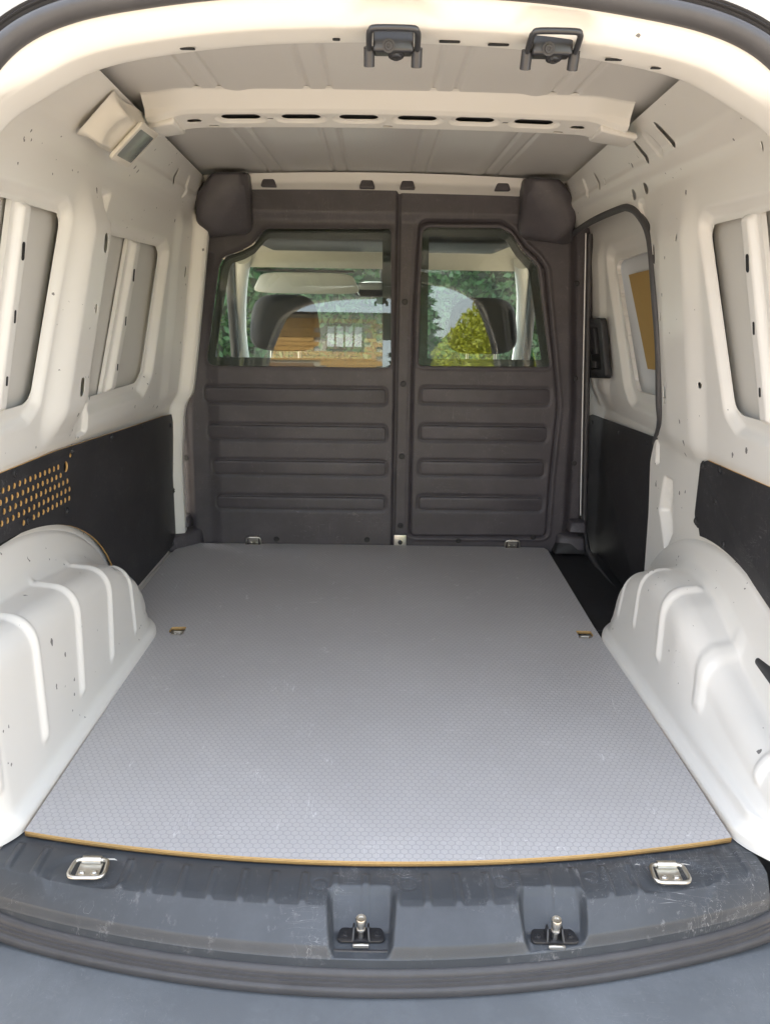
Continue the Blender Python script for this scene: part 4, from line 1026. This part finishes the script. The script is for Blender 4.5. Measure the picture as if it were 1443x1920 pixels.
# ------------------------------------------------------------------ outside: hedge ahead, garden behind (seen in the glass)
def leaf_box(name, n, lo, hi, size, mat, shell=.35, axp=(.34, .33, .33), front=.5):
    c = rng.random((n, 3)); lo = np.array(lo); hi = np.array(hi)
    # gather leaves near the faces so that the hedge has depth but stays light
    ax = rng.choice(3, n, p=axp); sidep = (rng.random(n) < front).astype(int); depth = rng.random(n) ** 2 * shell
    for k in range(3):
        m = ax == k; c[m, k] = np.where(sidep[m] == 0, depth[m], 1 - depth[m])
    P = lo + c * (hi - lo)
    wob = .10 * np.sin(P[:, 0] * 3.1 + P[:, 2] * 2.0) + .07 * np.sin(P[:, 0] * 7.3 - P[:, 2] * 5.1)
    P[:, 1] += wob; P[:, 2] += .06 * np.sin(P[:, 0] * 4.3) * (c[:, 2] > .7)
    d1 = rng.normal(size=(n, 3)); d1 /= np.linalg.norm(d1, axis=1)[:, None]
    d2 = np.cross(d1, rng.normal(size=(n, 3))); d2 /= np.linalg.norm(d2, axis=1)[:, None]
    s = size * (.6 + .8 * rng.random(n))[:, None]
    V = np.stack([P - d1 * s, P + d2 * s * .45, P + d1 * s, P - d2 * s * .45], 1).reshape(-1, 3)
    F = np.arange(4 * n).reshape(n, 4)
    return pydata(name, V, F, False)
def hedge(name, lo, hi, n, size, mat, label, core=.25, axp=(.34, .33, .33), front=.5):
    t = thing(name, label, 'hedge', ((lo[0] + hi[0]) / 2, (lo[1] + hi[1]) / 2, GROUND))
    f = put('foliage', leaf_box('foliage', n, lo, hi, size, mat, .35, axp, front), t, mat)
    k = np.array(hi) - np.array(lo)
    cen = (np.array(lo) + np.array(hi)) / 2
    put('hedge_core', rbox('hedge_core', tuple(np.maximum(k - core * 2, .1)), .05, 1, tuple(cen)), t, 'leaf_dark' if mat == 'leaf' else mat)  # solid inner block, coloured darker than the leaves in the green hedge
    return t
hedge('clipped_hedge', (-5, 6.4, GROUND), (5, 7.6, 3.4), 90000, .042, 'leaf', 'tall clipped green hedge in front of the van windscreen', .25, (.06, .86, .08), .12)
hedge('golden_hedge', (1.35, -17, -.3), (2.9, -7.0, 2.15), 26000, .05, 'leaf_gold', 'low yellow-green hedge along the driveway, mirrored in the hatch window')
def conifer(loc, h, r, n, label):
    gz = ground_z(loc[1])
    t = thing('conifer_tree', label, 'tree', (loc[0], loc[1], gz))
    put('trunk', tube('trunk', [(loc[0], loc[1], gz - .1), (loc[0] + .05, loc[1], gz + h * .5), (loc[0], loc[1], gz + h)], [.16, .10, .02], 8), t, 'bark')
    u = rng.random(n); zz = .12 + .88 * u
    rr = r * (1 - zz) ** .8 * (.45 + .55 * rng.random(n) ** .5) * (1 + .25 * np.sin(zz * 80)); an = rng.random(n) * 6.283
    P = np.stack([loc[0] + rr * np.cos(an), loc[1] + rr * np.sin(an), gz + h * zz - rr * .18], -1)
    d1 = np.stack([np.cos(an), np.sin(an), -.25 + .3 * rng.normal(size=n)], -1); d1 /= np.linalg.norm(d1, axis=1)[:, None]
    d2 = np.cross(d1, rng.normal(size=(n, 3))); d2 /= np.linalg.norm(d2, axis=1)[:, None]; s = .17 * (.6 + .8 * rng.random(n))[:, None]
    V = np.stack([P - d1 * s, P + d2 * s * .28, P + d1 * s, P - d2 * s * .28], 1).reshape(-1, 3)
    put('crown', pydata('crown', V, np.arange(4 * n).reshape(n, 4), False), t, 'leaf_dark')
conifer((1.0, -19.5), 4.4, 1.1, 7000, 'dark conifer standing beside the low golden hedge')
# house behind, yellow brick with a dark tiled roof
hy = -16.2; G2 = ground_z(hy); hx0, hx1, hz = -6.5, .10, G2 + 3.55
hs = thing('brick_house', 'low yellow brick house with dark roof behind the driveway', 'house', (-3.4, hy - 2, G2))
put('wall', rbox('wall', (hx1 - hx0, 4.0, hz - GROUND), 0, 1, ((hx0 + hx1) / 2, hy - 2.0, (hz + GROUND) / 2)), hs, 'mortar')
BR = rbox('brick', (.30, .03, .105), 0, 1); BR.materials.append(M['brick'])
hw = put('window', rbox('window', (.92, .08, .62), .01, 1, (-.85, hy + .03, G2 + 3.0)), hs, 'timber')
for k in range(4): put('pane', rbox('pane', (.18, .02, .50), 0, 1, (-1.19 + .226 * k, hy + .075, G2 + 3.0)), hw, 'whiteboard')
gd = put('garage_door', rbox('garage_door', (1.5, .08, 2.35), .01, 1, (-2.35, hy + .035, G2 + 1.17)), hs, 'timber')
for k in range(7): put('plank', rbox('plank', (.19, .03, 2.26), .004, 1, (-2.99 + .213 * k, hy + .085, G2 + 1.17)), gd, 'timber')
for j in range(15, 31):
    for i in range(13):
        x = hx1 - .155 - .31 * i - (.155 if j % 2 else 0); z = G2 + .06 + .115 * j
        if z > hz - .06 or x - .15 < -3.9: continue
        if -1.48 < x < -.22 and G2 + 2.63 < z < G2 + 3.36: continue
        if -3.28 < x < -1.42 and z < G2 + 2.42: continue
        ob = put('brick', BR, hs); ob.matrix_basis = Matrix.Translation((x, hy + .018, z))
put('roof', hull('roof', [(hx0 - .3, hy + .35, hz), (hx1 + .3, hy + .35, hz), (hx0 - .3, hy - 4.3, hz), (hx1 + .3, hy - 4.3, hz), (hx0 + 1, hy - 2, hz + .35), (hx1 - .9, hy - 2, hz + .35)], 0), hs, 'tile')
